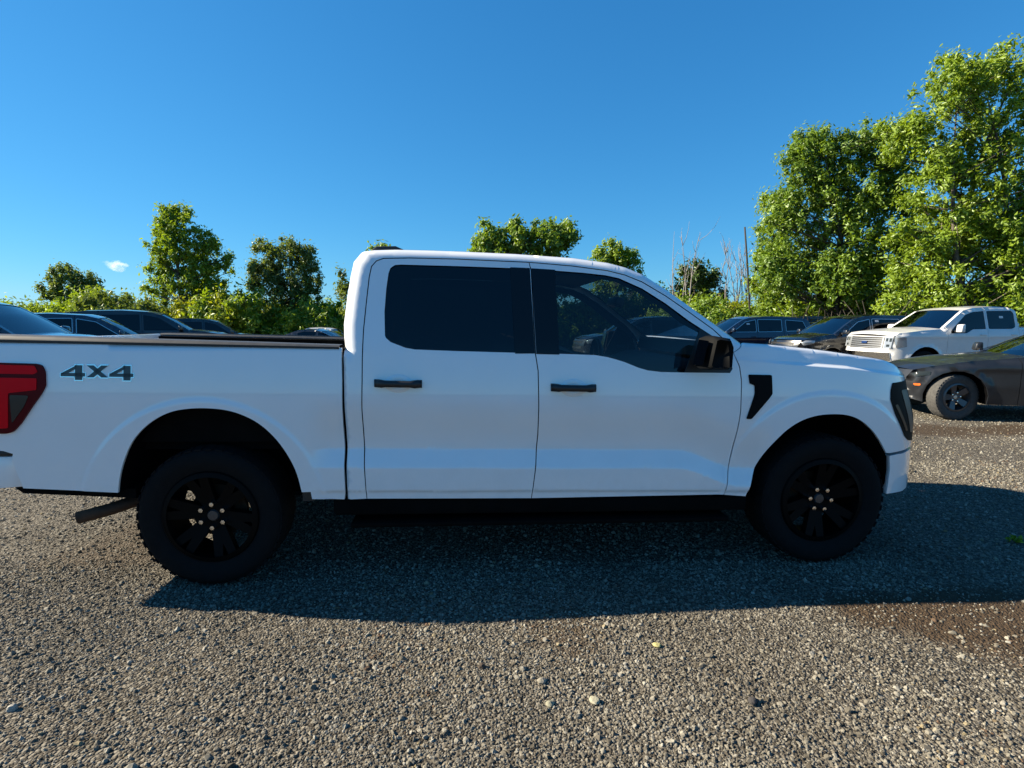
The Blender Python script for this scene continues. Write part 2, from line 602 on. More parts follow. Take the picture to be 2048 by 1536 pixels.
mr = node(nt, 'ShaderNodeMapRange'); mr.inputs[1].default_value = .3; mr.inputs[2].default_value = .7; mr.inputs[3].default_value = .72; mr.inputs[4].default_value = 1.12
nt.links.new(big.outputs[0], mr.inputs[0])
mul = node(nt, 'ShaderNodeMix', data_type='RGBA', blend_type='MULTIPLY'); mul.inputs[0].default_value = 1
nt.links.new(ramp.outputs[0], mul.inputs[6]); nt.links.new(mr.outputs[0], mul.inputs[7])
att = node(nt, 'ShaderNodeAttribute'); att.attribute_name = 'dirt'
dn = node(nt, 'ShaderNodeTexNoise', Scale=25., Detail=5.)
nt.links.new(tc.outputs['Object'], dn.inputs['Vector'])
dcol = node(nt, 'ShaderNodeMix', data_type='RGBA'); dcol.inputs[6].default_value = (0.0281, 0.0179, 0.0101, 1); dcol.inputs[7].default_value = (0.0819, 0.0562, 0.0343, 1)
nt.links.new(dn.outputs[0], dcol.inputs[0])
mx = node(nt, 'ShaderNodeMix', data_type='RGBA')
nt.links.new(att.outputs['Fac'], mx.inputs[0]); nt.links.new(mul.outputs[2], mx.inputs[6]); nt.links.new(dcol.outputs[2], mx.inputs[7])
gat = node(nt, 'ShaderNodeAttribute'); gat.attribute_name = 'grass'
gc = node(nt, 'ShaderNodeMix', data_type='RGBA'); gc.inputs[6].default_value = (0.0273, 0.0429, 0.0094, 1); gc.inputs[7].default_value = (0.0546, 0.0624, 0.0172, 1)
nt.links.new(dn.outputs[0], gc.inputs[0])
mx2 = node(nt, 'ShaderNodeMix', data_type='RGBA')
nt.links.new(gat.outputs['Fac'], mx2.inputs[0]); nt.links.new(mx.outputs[2], mx2.inputs[6]); nt.links.new(gc.outputs[2], mx2.inputs[7])
nt.links.new(mx2.outputs[2], b.inputs['Base Color'])
b.inputs['Roughness'].default_value = .95
b.inputs['Specular IOR Level'].default_value = .2
hm = node(nt, 'ShaderNodeMath', operation='ADD')
nt.links.new(vor.outputs['Distance'], hm.inputs[0]); nt.links.new(vor2.outputs['Distance'], hm.inputs[1])
bp = node(nt, 'ShaderNodeBump', Strength=.9, Distance=.012); bp.invert = True
nt.links.new(hm.outputs[0], bp.inputs['Height']); nt.links.new(bp.outputs[0], b.inputs['Normal'])
GROUND = m
gme = fast_mesh('gravel_ground', V, F, GROUND)
a = gme.attributes.new('dirt', 'FLOAT', 'POINT'); a.data.foreach_set('value', dirt_mask(V[:, 0], V[:, 1]).astype(np.float32))
gr = np.maximum(sst(30, 34, V[:, 1] + 1.5 * np.sin(V[:, 0] * .7)) * (V[:, 0] < 8), sst(17.5, 20.5, V[:, 1] - (V[:, 0] - 20) * -.6 + np.sin(V[:, 0])) * (V[:, 0] >= 8))
gr = np.maximum(gr, sst(60, 70, np.hypot(V[:, 0], V[:, 1])))
a = gme.attributes.new('grass', 'FLOAT', 'POINT'); a.data.foreach_set('value', gr.astype(np.float32))
ground = link('gravel_ground', gme)
tag(ground, 'grey gravel lot with brown dirt patches under all the vehicles', 'ground', kind='structure')

# ------------------------------------------------------------------ main pickup truck
TH = math.radians(4.737)
truck = empty('pickup_truck', (-1.8241, 4.0227, 0), TH)
tag(truck, 'white four-door pickup truck with black wheels filling the foreground', 'pickup truck')
FA = 3.70
FCR = np.array([(3.0, 1.325), (3.132, 1.314), (3.479, 1.285), (3.834, 1.258), (4.182, 1.213), (4.6, 1.15)])
def qside(s, z):
    s = np.asarray(s, float); z = np.asarray(z, float)
    zr = z + .024 * s
    q = np.ones_like(zr)
    q = q - .035 * np.clip((zr - 1.0) / .4, 0, 1) ** 2
    zc = .82 - .11 * sst(2.75, 3.15, s)
    mk_ = sst(.55, .72, s) * (1 - sst(3.25, 3.40, s))
    dzc = zr - zc
    led = (np.clip((dzc + .105) / .105, 0, 1) * .8 + .2 * sst(-.105, 0, dzc)) * (1 - sst(.0, .30, dzc)) 
    led = np.where(dzc > .0, (1 - sst(.004, .30, dzc)), led)
    q = q - .042 * mk_ * led
    q = q - .010 * mk_ * (1 - sst(.560, .585, zr))
    for sa in (0.0, FA):
        r = np.hypot(s - sa, z - .43)
        q = q + .0065 * (1 - sst(.655, .69, r))
    t = np.clip(zr - 1.385, 0, None)
    q = q - .30 * (np.sqrt(t * t + .03 ** 2) - .03)
    L = .755 - .08 * sst(.85, 1.2, z)
    u = np.clip((s - (FA + .06)) / L, 0, .999)
    q = q - .42 * (1 - np.sqrt(1 - u ** 2.6))
    u = np.clip((-1.02 - s) / .16, 0, .999)
    q = q - .12 * (1 - np.sqrt(1 - u * u))
    return q

bed_top = [(-1.165, 1.434), (-1.024, 1.431), (-0.255, 1.412), (0.278, 1.399), (0.780, 1.385)]
bed_front = [(0.783, 1.203), (0.778, 0.943), (0.779, 0.713), (0.781, 0.551), (0.773, 0.505), (0.592, 0.516)]
arch_rear = [(0.586, .559), (0.536, 0.559), (0.513, 0.677), (0.468, 0.780), (0.406, 0.877), (0.324, 0.961), (0.232, 1.014), (0.140, 1.043), (0.038, 1.053), (-0.047, 1.052), (-0.139, 1.039), (-0.225, 1.001), (-0.302, 0.943), (-0.368, 0.866), (-0.417, 0.758), (-0.444, 0.669), (-0.458, 0.582)]
bed_rear = [(-0.956, 0.618), (-1.001, 0.774), (-0.992, 0.813), (-1.037, 0.828), (-1.165, 0.84)]
roof = [(0.788, .503), (0.788, 1.28), (0.785, 1.38), (0.777, 1.44), (0.773, 1.513), (0.788, 1.684), (0.805, 1.809), (0.820, 1.887), (0.852, 1.929), (0.885, 1.948), (0.947, 1.957), (1.072, 1.962), (1.295, 1.959), (1.507, 1.953), (1.792, 1.943), (2.139, 1.922), (2.358, 1.894), (2.467, 1.866), (2.575, 1.822), (2.718, 1.728), (2.859, 1.625), (3.000, 1.523), (3.104, 1.444), (3.161, 1.402)]
seam = [(0.895, 1.321), (0.900, 1.487), (0.913, 1.655), (0.925, 1.791), (0.937, 1.854), (0.964, 1.886), (1.005, 1.902), (1.160, 1.906), (1.435, 1.902), (1.857, 1.887), (2.127, 1.867), (2.342, 1.840), (2.449, 1.815), (2.556, 1.772), (2.696, 1.688), (2.835, 1.590), (2.974, 1.488), (3.040, 1.425), (3.093, 1.347), (3.127, 1.263), (3.138, 1.179), (3.135, 0.992), (3.113, 0.810), (3.092, 0.652), (3.053, 0.474)]
rd_rear = [(0.900, 0.505), (0.890, 0.766), (0.888, 1.029), (0.893, 1.2)]
split = [(1.866, 1.886), (1.877, 1.840), (1.884, 1.50), (1.888, 1.344), (1.902, 1.248), (1.905, 1.041), (1.904, 0.865), (1.890, 0.689), (1.865, 0.482)]
rwin = [(1.021, 1.453), (1.016, 1.587), (1.024, 1.724), (1.035, 1.813), (1.046, 1.845), (1.072, 1.863), (1.107, 1.866), (1.435, 1.860), (1.756, 1.851), (1.867, 1.847), (1.878, 1.352), (1.772, 1.352), (1.432, 1.363), (1.192, 1.373), (1.138, 1.383), (1.053, 1.416), (1.027, 1.439)]
fwin = [(1.884, 1.846), (2.018, 1.838), (2.196, 1.826), (2.33, 1.812), (2.412, 1.795), (2.553, 1.732), (2.692, 1.643), (2.831, 1.537), (2.970, 1.446), (3.037, 1.389), (3.069, 1.320), (3.083, 1.249), (3.066, 1.225), (2.775, 1.230), (2.640, 1.234), (2.560, 1.244), (2.503, 1.260), (2.419, 1.294), (2.36, 1.312), (2.314, 1.324), (2.243, 1.336), (2.1, 1.342), (1.895, 1.349)]
arch_front = [(3.195, 0.460), (3.226, 0.548), (3.272, 0.659), (3.330, 0.770), (3.419, 0.867), (3.516, 0.930), (3.614, 0.960), (3.716, 0.968), (3.819, 0.961), (3.905, 0.928), (3.986, 0.866), (4.052, 0.793), (4.109, 0.710)]
hood_top = [(3.172, 1.405), (3.374, 1.392), (3.665, 1.361), (3.931, 1.322), (4.120, 1.294), (4.236, 1.262), (4.33, 1.215), (4.40, 1.15)]
vent = [(3.181, 1.215), (3.326, 1.211), (3.330, 1.097), (3.310, 1.070), (3.202, 0.946), (3.171, 0.947), (3.220, 1.097), (3.219, 1.150), (3.188, 1.161)]
lamp_t = [(-1.165, 1.318), (-0.831, 1.306), (-0.804, 1.297), (-0.789, 1.263), (-0.788, 1.187), (-0.813, 1.140), (-0.862, 1.074), (-0.923, 0.987), (-0.967, 0.939), (-1.000, 0.928), (-1.165, 0.93)]

roll_rear_a = make_roll(roof[2:9], .085)
roll_rear_b = make_roll(roof[:3], .018)
def roll_rear(s, z): return np.minimum(roll_rear_a(s, z), roll_rear_b(s, z))
roll_top = make_roll(roof[7:], .05)
def q_cab(s, z):
    return qside(s, z) + np.minimum(roll_rear(s, z), roll_top(s, z))
def q_fender(s, z):
    q = qside(s, z)
    zc = np.interp(s, FCR[:, 0], FCR[:, 1])
    amt = sst(3.2, 3.55, s)
    d = z - zc
    q = q - (.020 * sst(-.018, .004, d) + .22 * np.clip(d, 0, None)) * (.2 + .8 * amt)
    return q + roll_hood(s, z)
roll_hood = make_roll(hood_top, .022)
def q_bed(s, z):
    return qside(s, z) + roll_bed(s, z)
roll_bed = make_roll(bed_top, .012)

def arc_pts(sa):
    return [(sa + r * math.cos(a), .43 + r * math.sin(a)) for a in np.arange(-.1, 3.25, .028) for r in (.650, .659, .667, .6725, .678, .686, .695)]
def ledge_pts():
    out = []
    for s in np.arange(.56, 3.4, .03):
        zc = .82 - .11 * float(sst(2.75, 3.15, s)) - .024 * s
        out += [(s, zc + d) for d in (-.112, -.100, -.075, -.05, -.025, -.007, .0, .006, .02)]
        out += [(s, d - .024 * s) for d in (.552, .562, .5725, .583, .592)]
    return out
ARC_R, ARC_F, LEDGE = arc_pts(0.0), arc_pts(FA), ledge_pts()
def edge_prof(poly, qf):
    P = np.array(poly); q = qf(P[:, 0], P[:, 1])
    return [(s, z, qq) for (s, z), qq in zip(poly, q)]

arch_rear = [arch_rear[0]] + smooth_poly(arch_rear[1:], 2)
arch_front = smooth_poly(arch_front, 2)
hood_top = smooth_poly(hood_top, 1)

def arch_liner(name, arch, qf, side, parent, depth=.36):
    V = []; F = []
    P = resample(arch, .04, False)
    A = np.array(P); q = qf(A[:, 0], A[:, 1]) - .012
    for (s, z), qq in zip(P, q):
        V += [(s, side * qq, z), (s, side * (qq - .05), z), (s, side * (qq - depth), z)]
    n = len(P)
    for i in range(n - 1):
        for j in range(2):
            F.append((i * 3 + j, i * 3 + j + 1, (i + 1) * 3 + j + 1, (i + 1) * 3 + j))
    k = len(V)
    V.append((A[:, 0].mean(), side * (q.mean() - depth), .6))
    for i in range(n - 1): F.append((i * 3 + 2, k, (i + 1) * 3 + 2))
    return mk(name, V, F, LINER, parent)

for side in (-1, 1):
    near = side < 0
    # bed side
    poly = bed_top + bed_front + arch_rear + bed_rear
    bs = panel('bed_side', inset(poly, .002), WHITE, q_bed, side, truck, res=.035, depth=.02, extra=ARC_R + LEDGE)
    arch_liner('wheel_arch_liner', arch_rear[1:], qside, side, truck)
    # rail cap
    V = []; F = []
    sec = [(.995, -.004), (.985, .030), (.965, .042), (.90, .044), (.885, .036), (.880, -.04)]
    ss = np.linspace(-1.15, .765, 24)
    zt = np.interp(ss, [p[0] for p in bed_top], [p[1] for p in bed_top])
    for s, z in zip(ss, zt):
        for qq, dz in sec:
            V.append((s, side * (qq - .035 - .0), z + dz * (1.0 - .55 * (s + 1.15) / 1.9) * (.75 if near else .3) - (0 if near else .012)))
    k = len(sec)
    for i in range(len(ss) - 1):
        for j in range(k - 1): F.append((i * k + j, i * k + j + 1, (i + 1) * k + j + 1, (i + 1) * k + j))
    mk('bed_rail_cap', V, F, RAILGREY, truck)
    # black line between cap and bed side
    MB().prism([(-1.15, 1.425), (.765, 1.378), (.765, 1.389), (-1.15, 1.440)], side * .935, side * .968).build('rail_line', BLACKPL, truck)
    # inner liner wall
    MB().prism([(-1.15, .86), (.74, .83), (.74, 1.36), (-1.15, 1.41)], side * .80, side * .90).build('bed_liner_wall', UNDER, truck)
    # tail lamp
    tl = panel('tail_lamp', round_poly(lamp_t, .012), DARKRED, qside, side, truck, off=.012, res=.03, depth=.03)
    panel('upper_red_lens', round_poly([(-1.16, 1.308), (-.838, 1.296), (-.822, 1.262), (-.845, 1.250), (-1.16, 1.258)], .008), REDLENS, qside, side, tl, off=.0145, res=.03, depth=.004)
    panel('middle_red_lens', round_poly([(-1.16, 1.238), (-.828, 1.228), (-.832, 1.165), (-.975, 1.150), (-.990, .96), (-1.16, .95)], .008), REDLENS, qside, side, tl, off=.0145, res=.03, depth=.004)
    panel('smoked_lower_lens', round_poly([(-.968, 1.14), (-.872, 1.135), (-.90, 1.075), (-.968, .985)], .01), SMOKE, qside, side, tl, off=.0145, res=.03, depth=.004)
    # cab side ring
    dseam = [(0.900, 0.505), (0.890, 0.766), (0.888, 1.029), (0.893, 1.2)] + seam[:19]
    poly = roof + [(3.135, 1.372)] + dseam[::-1]
    panel('cab_side', inset(poly, .003), WHITE, q_cab, side, truck, res=.025, depth=.03, rim=UNDER, extra=LEDGE)
    # doors
    rd = panel('rear_door', inset(rd_rear + seam[:10] + split, .003), WHITE, qside, side, truck, holes=[rwin], res=.032, depth=.03, rim=UNDER, extra=LEDGE)
    fd = panel('front_door', inset(split[::-1] + seam[10:], .003), WHITE, qside, side, truck, holes=[fwin], res=.032, depth=.03, rim=UNDER, extra=LEDGE)
    rg = [p for p in rwin if p[0] < 1.757] 
    gpoly = inset(rwin[:9] + [(1.772, 1.352)] + rwin[12:], -.006)
    panel('rear_door_glass', gpoly, G_DARK, qside, side, rd, off=-.010, res=.06, depth=.004)
    panel('rear_pillar_trim', [(1.752, 1.856), (1.8700, 1.852), (1.8805, 1.50), (1.8845, 1.347), (1.768, 1.347)], GLOSSBLK, qside, side, rd, off=.0015, res=.06, depth=.012)
    panel('front_pillar_trim', [(1.8790, 1.851), (2.022, 1.843), (2.029, 1.340), (1.8925, 1.344), (1.8880, 1.50)], GLOSSBLK, qside, side, fd, off=.0015, res=.06, depth=.012)
    gl = [(2.018, 1.838)] + fwin[2:8] + [(2.90, 1.490), (2.865, 1.40), (2.79, 1.229)] + fwin[14:22] + [(2.025, 1.345)]
    panel('front_door_glass', inset(gl, -.006), G_MID, qside, side, fd, off=-.010, res=.06, depth=.004)
    panel('mirror_sail_panel', inset([(2.90, 1.490), (2.970, 1.446), (3.037, 1.389), (3.069, 1.320), (3.083, 1.249), (3.066, 1.225), (2.79, 1.229), (2.865, 1.40)], -.006), BLACKPL, qside, side, fd, off=-.004, res=.06, depth=.006)
    # handles: recess dish, grip, cap
    for door, (s0, z0) in ((rd, (1.096, 1.180)), (fd, (2.110, 1.146))):
        th = np.linspace(0, 2 * math.pi, 28, endpoint=False)
        dish = [(s0 + .075 * math.cos(t), z0 + .045 * math.sin(t)) for t in th]
        def qd(s, z, s0=s0, z0=z0):
            r = np.hypot((s - s0) / .075, (z - z0) / .045)
            return qside(s, z) + .0035 - .0 * r
        V = []; F = []
        n = 14
        xs = np.linspace(-.134, .134, n)
        for i, x in enumerate(xs):
            s_ = s0 + x; zc_ = z0 - .026 * x
            q0 = float(qside(s_, zc_))
            e = abs(x) / .134
            out = .012 + .032 * (1 - sst(.75, 1.0, e))
            hh = .0235 if e > .62 else .0195
            for dq, dz in ((out - .018 if e < .7 else -.004, -hh), (out, -hh * .85), (out + .004, 0), (out, hh * .85), (out - .018 if e < .7 else -.004, hh)):
                V.append((s_, side * (q0 + dq), zc_ + dz))
        for i in range(n - 1):
            for j in range(5):
                F.append((i * 5 + j, i * 5 + (j + 1) % 5, (i + 1) * 5 + (j + 1) % 5, (i + 1) * 5 + j))
        F += [(0, 1, 2, 3, 4), tuple((n - 1) * 5 + j for j in (4, 3, 2, 1, 0))]
        mk('door_handle', V, F, BLACKPL, door)
        # bowl behind the grip
        V = [(s0, side * (float(qside(s0, z0)) + .0015), z0)]; F = []
        for rr_, dq in ((.5, .0018), (.85, .003), (1.0, .0012)):
            for t in th:
                s_ = s0 + .078 * rr_ * math.cos(t); z_ = z0 + .052 * rr_ * math.sin(t)
                V.append((s_, side * (float(qside(s_, z_)) + dq + (.004 if rr_ == .85 else 0)), z_))
        k = len(th)
        for i in range(k):
            F.append((0, 1 + i, 1 + (i + 1) % k))
            for rgi in range(2):
                F.append((1 + rgi * k + i, 1 + (rgi + 1) * k + i, 1 + (rgi + 1) * k + (i + 1) % k, 1 + rgi * k + (i + 1) % k))
        mk('handle_bowl', V, F, WHITE, door)
    # fender
    poly = [(3.135, 1.372), (3.161, 1.402)] + hood_top + [(4.425, 1.0), (4.435, .85), (4.435, .718), (4.138, .706)] + arch_front[::-1] + seam[18:][::-1]
    fe = panel('front_fender', inset(poly, .003), WHITE, q_fender, side, truck, res=.02, depth=.02, extra=[(s, np.interp(s, FCR[:, 0], FCR[:, 1]) + d) for s in np.arange(3.18, 4.4, .015) for d in (-.020, -.013, -.006, .0, .006, .014)] + ARC_F + LEDGE)
    arch_liner('wheel_arch_liner', arch_front + [(4.125, .688), (4.135, .603), (4.13, .513), (4.10, .453)], qside, side, truck)
    panel('fender_vent', round_poly(vent, .008), MIRBLK, qside, side, fe, off=.008, res=.03, depth=.01)
    panel('vent_inset', round_poly(inset(vent, .016), .006), MIRBLK, qside, side, fe, off=.0095, res=.03, depth=.004)
    # headlamp
    hl = panel('headlamp', round_poly([(4.151, 1.150), (4.38, 1.155), (4.42, 1.06), (4.43, .75), (4.33, .77), (4.277, .806), (4.169, 0.956), (4.129, 1.044), (4.132, 1.102)], .012), LAMPBLK, q_fender, side, truck, off=.006, res=.025, depth=.02)
    panel('lamp_bar', round_poly([(4.235, 1.10), (4.33, 1.10), (4.40, .82), (4.345, .82)], .01), LAMPGREY, q_fender, side, hl, off=.009, res=.025, depth=.004)
    panel('side_marker', round_poly([(4.165, 1.01), (4.19, 1.015), (4.305, .84), (4.285, .835)], .006), BROWNLENS, q_fender, side, hl, off=.009, res=.025, depth=.004)
    # front bumper corner
    panel('bumper_corner', [(4.142, .690), (4.440, .700), (4.435, .54), (4.40, .46), (4.30, .44), (4.140, .445), (4.148, .513), (4.153, .603)], WHITE, qside, side, truck, res=.03, depth=.06)
    # mirror
    m_ = MB()
    sec = [(2.80, 1.268), (2.835, 1.452), (2.86, 1.462), (2.945, 1.447), (2.965, 1.40), (2.960, 1.262), (2.94, 1.250), (2.82, 1.252)]
    V = []; F = []
    ring = [(.0, .88), (.04, .97), (.09, 1.0), (.15, .96), (.18, .80)]
    cx, cz = 2.885, 1.352
    sec = [(cx + (s - cx) * .93, cz + (z - cz) * .93) for s, z in sec]
    for dq, k in ring:
        for s, z in sec:
            V.append((cx + (s - cx) * k + .03 * (dq / .235), side * (1.03 + dq), cz + (z - cz) * k))
    k = len(sec)
    for i in range(len(ring) - 1):
        for j in range(k): F.append((i * k + j, i * k + (j + 1) % k, (i + 1) * k + (j + 1) % k, (i + 1) * k + j))
    F += [tuple(range(k)), tuple((len(ring) - 1) * k + j for j in range(k - 1, -1, -1))]
    mir = mk('door_mirror', V, F, MIRBLK, truck)
    MB().prism([(2.90, 1.265), (3.02, 1.265), (3.02, 1.315), (2.90, 1.315)], side * .95, side * 1.06).build('mirror_arm', BLACKPL, mir, bevel=.012)
    V = [(2.803 + .002 * i, side * (1.055 + .175 * (j)), 1.278 + .16 * i + .0) for i in (0, 1) for j in (0, 1)]
    V = [(2.799, side * 1.06, 1.282), (2.806, side * 1.185, 1.290), (2.834, side * 1.185, 1.425), (2.831, side * 1.06, 1.430)]
    mk('mirror_glass', V, [(0, 1, 2, 3)], DARKMIR, mir, False)
    # inner door skins keep the cab closed
    panel('inner_door_skin', [(.83, .52), (3.10, .49), (3.10, 1.19), (2.62, 1.20), (2.30, 1.29), (1.2, 1.33), (1.0, 1.42), (.86, 1.42)], INTERIOR, lambda s, z: qside(s, z) * .96 - .03, side, truck, res=.12, depth=.02)
    panel('inner_roof_rail', inset(seam[1:19] + [(3.06, 1.36)] + [(2.93, 1.45), (2.80, 1.52), (2.66, 1.63), (2.53, 1.715), (2.40, 1.775), (2.2, 1.805), (1.9, 1.82), (1.2, 1.84), (1.08, 1.84), (1.05, 1.60), (1.05, 1.46)], .004), INTERIOR, lambda s, z: qside(s, z) - .045, side, truck, res=.06, depth=.02)
    panel('inner_pillar', [(1.78, 1.30), (2.00, 1.30), (1.99, 1.86), (1.77, 1.86)], INTERIOR, lambda s, z: qside(s, z) - .04, side, truck, res=.1, depth=.06)
    # sill, step
    MB().prism([(.70, .50), (3.22, .452), (3.22, .36), (.70, .40)], side * .90, side * .965).build('rocker_panel', UNDER, truck, bevel=.015)
    MB().prism([(.80, .36), (3.10, .33), (3.10, .30), (.80, .33)], side * .80, side * .99).build('running_board', UNDER, truck, bevel=.01)
    # mud flap stub
    MB().prism([(.535, .50), (.60, .50), (.60, .565), (.535, .565)], side * .80, side * .985).build('splash_guard', BLACKPL, truck)

# across-the-body surfaces
rp = resample(roof[2:], .05, False)
cabp = edge_prof(rp, q_cab)
ci = next(i for i, p in enumerate(cabp) if p[0] > .86 and p[1] > 1.92)
wi = next(i for i, p in enumerate(cabp) if p[0] > 2.42)
strip('cab_back', cabp[:ci + 1], WHITE, truck, crown=0, bulge=-.02)
strip('roof_skin', cabp[ci:wi + 1], WHITE, truck, crown=[.045 * float(sst(.85, 1.15, p[0])) for p in cabp[ci:wi + 1]])
strip('windshield', cabp[wi:], G_MID, truck, crown=[.045 - .03 * (i / max(1, len(cabp) - wi)) for i in range(len(cabp) - wi)], bulge=[.12 * i / max(1, len(cabp) - wi - 1) for i in range(len(cabp) - wi)])
strip('headliner', [(s, z - .05, q - .04) for s, z, q in cabp[ci + 3:wi + 1]], INTERIOR, truck)
MB().prism([(.80, .5), (.83, .5), (.83, 1.38), (.80, 1.38)], -.90, .90).build('cab_back_lower', WHITE, truck)
MB().prism([(.765, 1.44), (.785, 1.44), (.805, 1.80), (.785, 1.80)], -.62, .62).build('cab_rear_glass', GLOSSBLK, truck)
hp = edge_prof(resample(hood_top, .06, False), q_fender)
strip('hood', hp, WHITE, truck, ny=41, crown=[-.07 * (1 - float(sst(4.1, 4.4, p[0]))) for p in hp], bulge=[.0 + .20 * float(sst(4.0, 4.4, p[0])) for p in hp], power=5)
MB().prism([(3.05, 1.30), (3.20, 1.36), (3.20, 1.395), (3.08, 1.40)], -.80, .80).build('cowl', BLACKPL, truck)
V = []
gp = [(4.43, 1.15), (4.43, 1.0), (4.43, .85), (4.43, .72)]
strip('front_grille', [(s - .01, z, float(qside(s, z)) - .02) for s, z in gp], BLACKPL, truck, bulge=.22, power=4)
strip('front_bumper', [(4.43, .70, .60), (4.44, .6, .60), (4.42, .5, .60), (4.36, .44, .62)], WHITE, truck, bulge=.22, power=4)
# tailgate, floor, bulkhead, bumper
MB().prism([(-1.19, .82), (-1.14, .82), (-1.14, 1.43), (-1.19, 1.43)], -.84, .84).build('tailgate', WHITE, truck, bevel=.01)
MB().prism([(-1.15, .80), (.76, .77), (.76, .86), (-1.15, .89)], -.83, .83).build('bed_floor', UNDER, truck)
MB().prism([(.735, .80), (.765, .80), (.765, 1.375), (.735, 1.375)], -.83, .83).build('bed_bulkhead', UNDER, truck)
rb = MB().prism([(-1.34, .790), (-1.01, .790), (-.962, .615), (-1.34, .59)], -.955, .955).build('rear_bumper', WHITE, truck, bevel=.012)
MB().prism([(-1.345, .792), (-1.000, .792), (-.999, .818), (-1.345, .822)], -.96, .96).build('bumper_step_pad', BLACKPL, rb, bevel=.006)
# underbody
MB().prism([(-1.0, .56), (-.42, .54), (.6, .42), (3.25, .36), (4.2, .42), (4.2, .62), (-1.0, .72)], -.60, .60).build('underbody', UNDER, truck)
for sd in (-1, 1):
    MB().prism([(-1.05, .62), (-.40, .585), (-.40, .53), (-1.0, .575)], sd * .70, sd * .945).build('bed_lower_skirt', UNDER, truck)
for x in (0, FA):
    MB().tube([(x, -.80, .41), (x, .80, .41)], .055, 12).build('axle', UNDER, truck, smooth=True)
MB().tube([(-.30, -.62, .50), (-.45, -.74, .475), (-.60, -.85, .440), (-.755, -.900, .408)], .036, 16).build('exhaust_pipe', RUST, truck, smooth=True)
MB().box(-.28, .0, -.70, -.40, .48, .62).build('muffler', RUST, truck, bevel=.04)
# fin antenna
MB().prism([(.80, 1.97), (1.06, 1.97), (1.045, 2.05), (.98, 2.078), (.84, 2.074), (.81, 2.05)], -.035, .035).build('fin_antenna', BLACKPL, truck, bevel=.012)
# badge: 4x4
def badge_mesh(dy, mat, name, par, g):
    m_ = MB()
    W = .118; Hh = .070
    def P4(x0):
        k = g
        m_.prism([(x0 + .0 - k, .020 - k), (x0 + .012, .034 + k), (x0 + .078, .070 + k), (x0 + .078 + k, .054), (x0 + .036, .030)], -dy, dy)
        m_.prism([(x0 - k, .012 - k), (x0 + .118 + k, .012 - k), (x0 + .118 + k, .030 + k * .4), (x0 - k, .030 + k * .4)], -dy, dy * .98)
        m_.prism([(x0 + .070 - k, -.006 - k), (x0 + .104 + k, -.006 - k), (x0 + .104 + k, .070 + k), (x0 + .070 - k, .070 + k)], -dy, dy * .96)
    P4(0.0); P4(.240)
    k = g
    m_.prism([(.128 - k, .070 + k), (.160 + k, .070 + k), (.232 + k, .008 - k), (.200 - k, .008 - k)], -dy, dy)
    m_.prism([(.200 - k, .070 + k), (.232 + k, .070 + k), (.160 + k, .008 - k), (.128 - k, .008 - k)], -dy, dy * .97)
    o = m_.build(name, mat, par)
    return o
bs_near = [o for o in truck.children if o.name.startswith('bed_side')][0]
bb = badge_mesh(.004, CHROME, 'badge_rim', bs_near, .0055)
bf = badge_mesh(.0065, simple('badge_dark', (.018, .022, .030), .3, coat=.5), 'badge_letters', bs_near, 0)
for o in (bb, bf):
    o.location = (-.712, -.9895, 1.224); o.rotation_euler = (math.radians(-6), math.radians(1.2), 0); o.scale = (1.04, 1, 1.06)

# wheels
KIT = wheel_kit(.410, .285, .265, TYRE, RIMBLK, 6, True, 6)
for x in (0.005, FA + .02):
    for sd in (-1, 1):
        put_wheel(KIT, truck, x, sd * .835, .410, sd, spin=.3 if x < 1 else .9)
# interior
seat = MB()
def seat_mesh(w):
    m_ = MB()
    m_.prism([(0, .0), (.50, .06), (.52, .18), (.10, .16)], -w, w)
    m_.prism([(.0, .05), (.12, .12), (-.10, .74), (-.20, .72)], -w, w)
    return m_
for y in (-.42, .42):
    o = seat_mesh(.26).build('front_seat', SEATM, truck, bevel=.05)
    o.location = (1.95, y, .72)
    h = MB().prism([(-.03, .0), (.06, .0), (.05, .19), (-.02, .20)], -.13, .13).build('headrest', SEATM, o, bevel=.03)
    h.location = (-.17, 0, .75)
o = seat_mesh(.72).build('rear_bench', SEATM, truck, bevel=.05); o.location = (1.10, 0, .72)
MB().prism([(2.72, .80), (3.10, .80), (3.14, 1.26), (2.95, 1.29), (2.74, 1.20)], -.80, .80).build('dashboard', INTERIOR, truck, bevel=.05)
V, F = lathe([(.19 + .016 * math.cos(t), .016 * math.sin(t)) for t in np.linspace(0, 2 * math.pi, 9)], 32)
sw = mk('steering_wheel', V, F, BLACKPL, truck)
sw.location = (2.58, .42, 1.20); sw.rotation_euler = (0, 0, math.radians(90)); sw.rotation_euler = (math.radians(0), math.radians(0), math.radians(-90))
MB().tube([(0, 0, -.17), (0, 0, .17)], .018, 8).build('wheel_spoke', BLACKPL, sw)
MB().box(.85, 3.1, -.85, .85, .55, .62).build('cab_floor', INTERIOR, truck)
MB().prism([(2.60, 1.72), (2.66, 1.70), (2.64, 1.64), (2.58, 1.66)], -.13, .13).build('rear_view_mirror', BLACKPL, truck, bevel=.01)

# ------------------------------------------------------------------ parked vehicles
def clip_x(poly, lo, hi):
    def half(P, f, cut):
        o = []
        for i in range(len(P)):
            a, b = P[i - 1], P[i]
            fa, fb = f(a), f(b)
            if (fa >= 0) != (fb >= 0):
                t = fa / (fa - fb)
                o.append((a[0] + (b[0] - a[0]) * t, a[1] + (b[1] - a[1]) * t))
            if fb >= 0: o.append(b)
        return o
    P = half(poly, lambda p: p[0] - lo, lo)
    return half(P, lambda p: hi - p[0], hi)

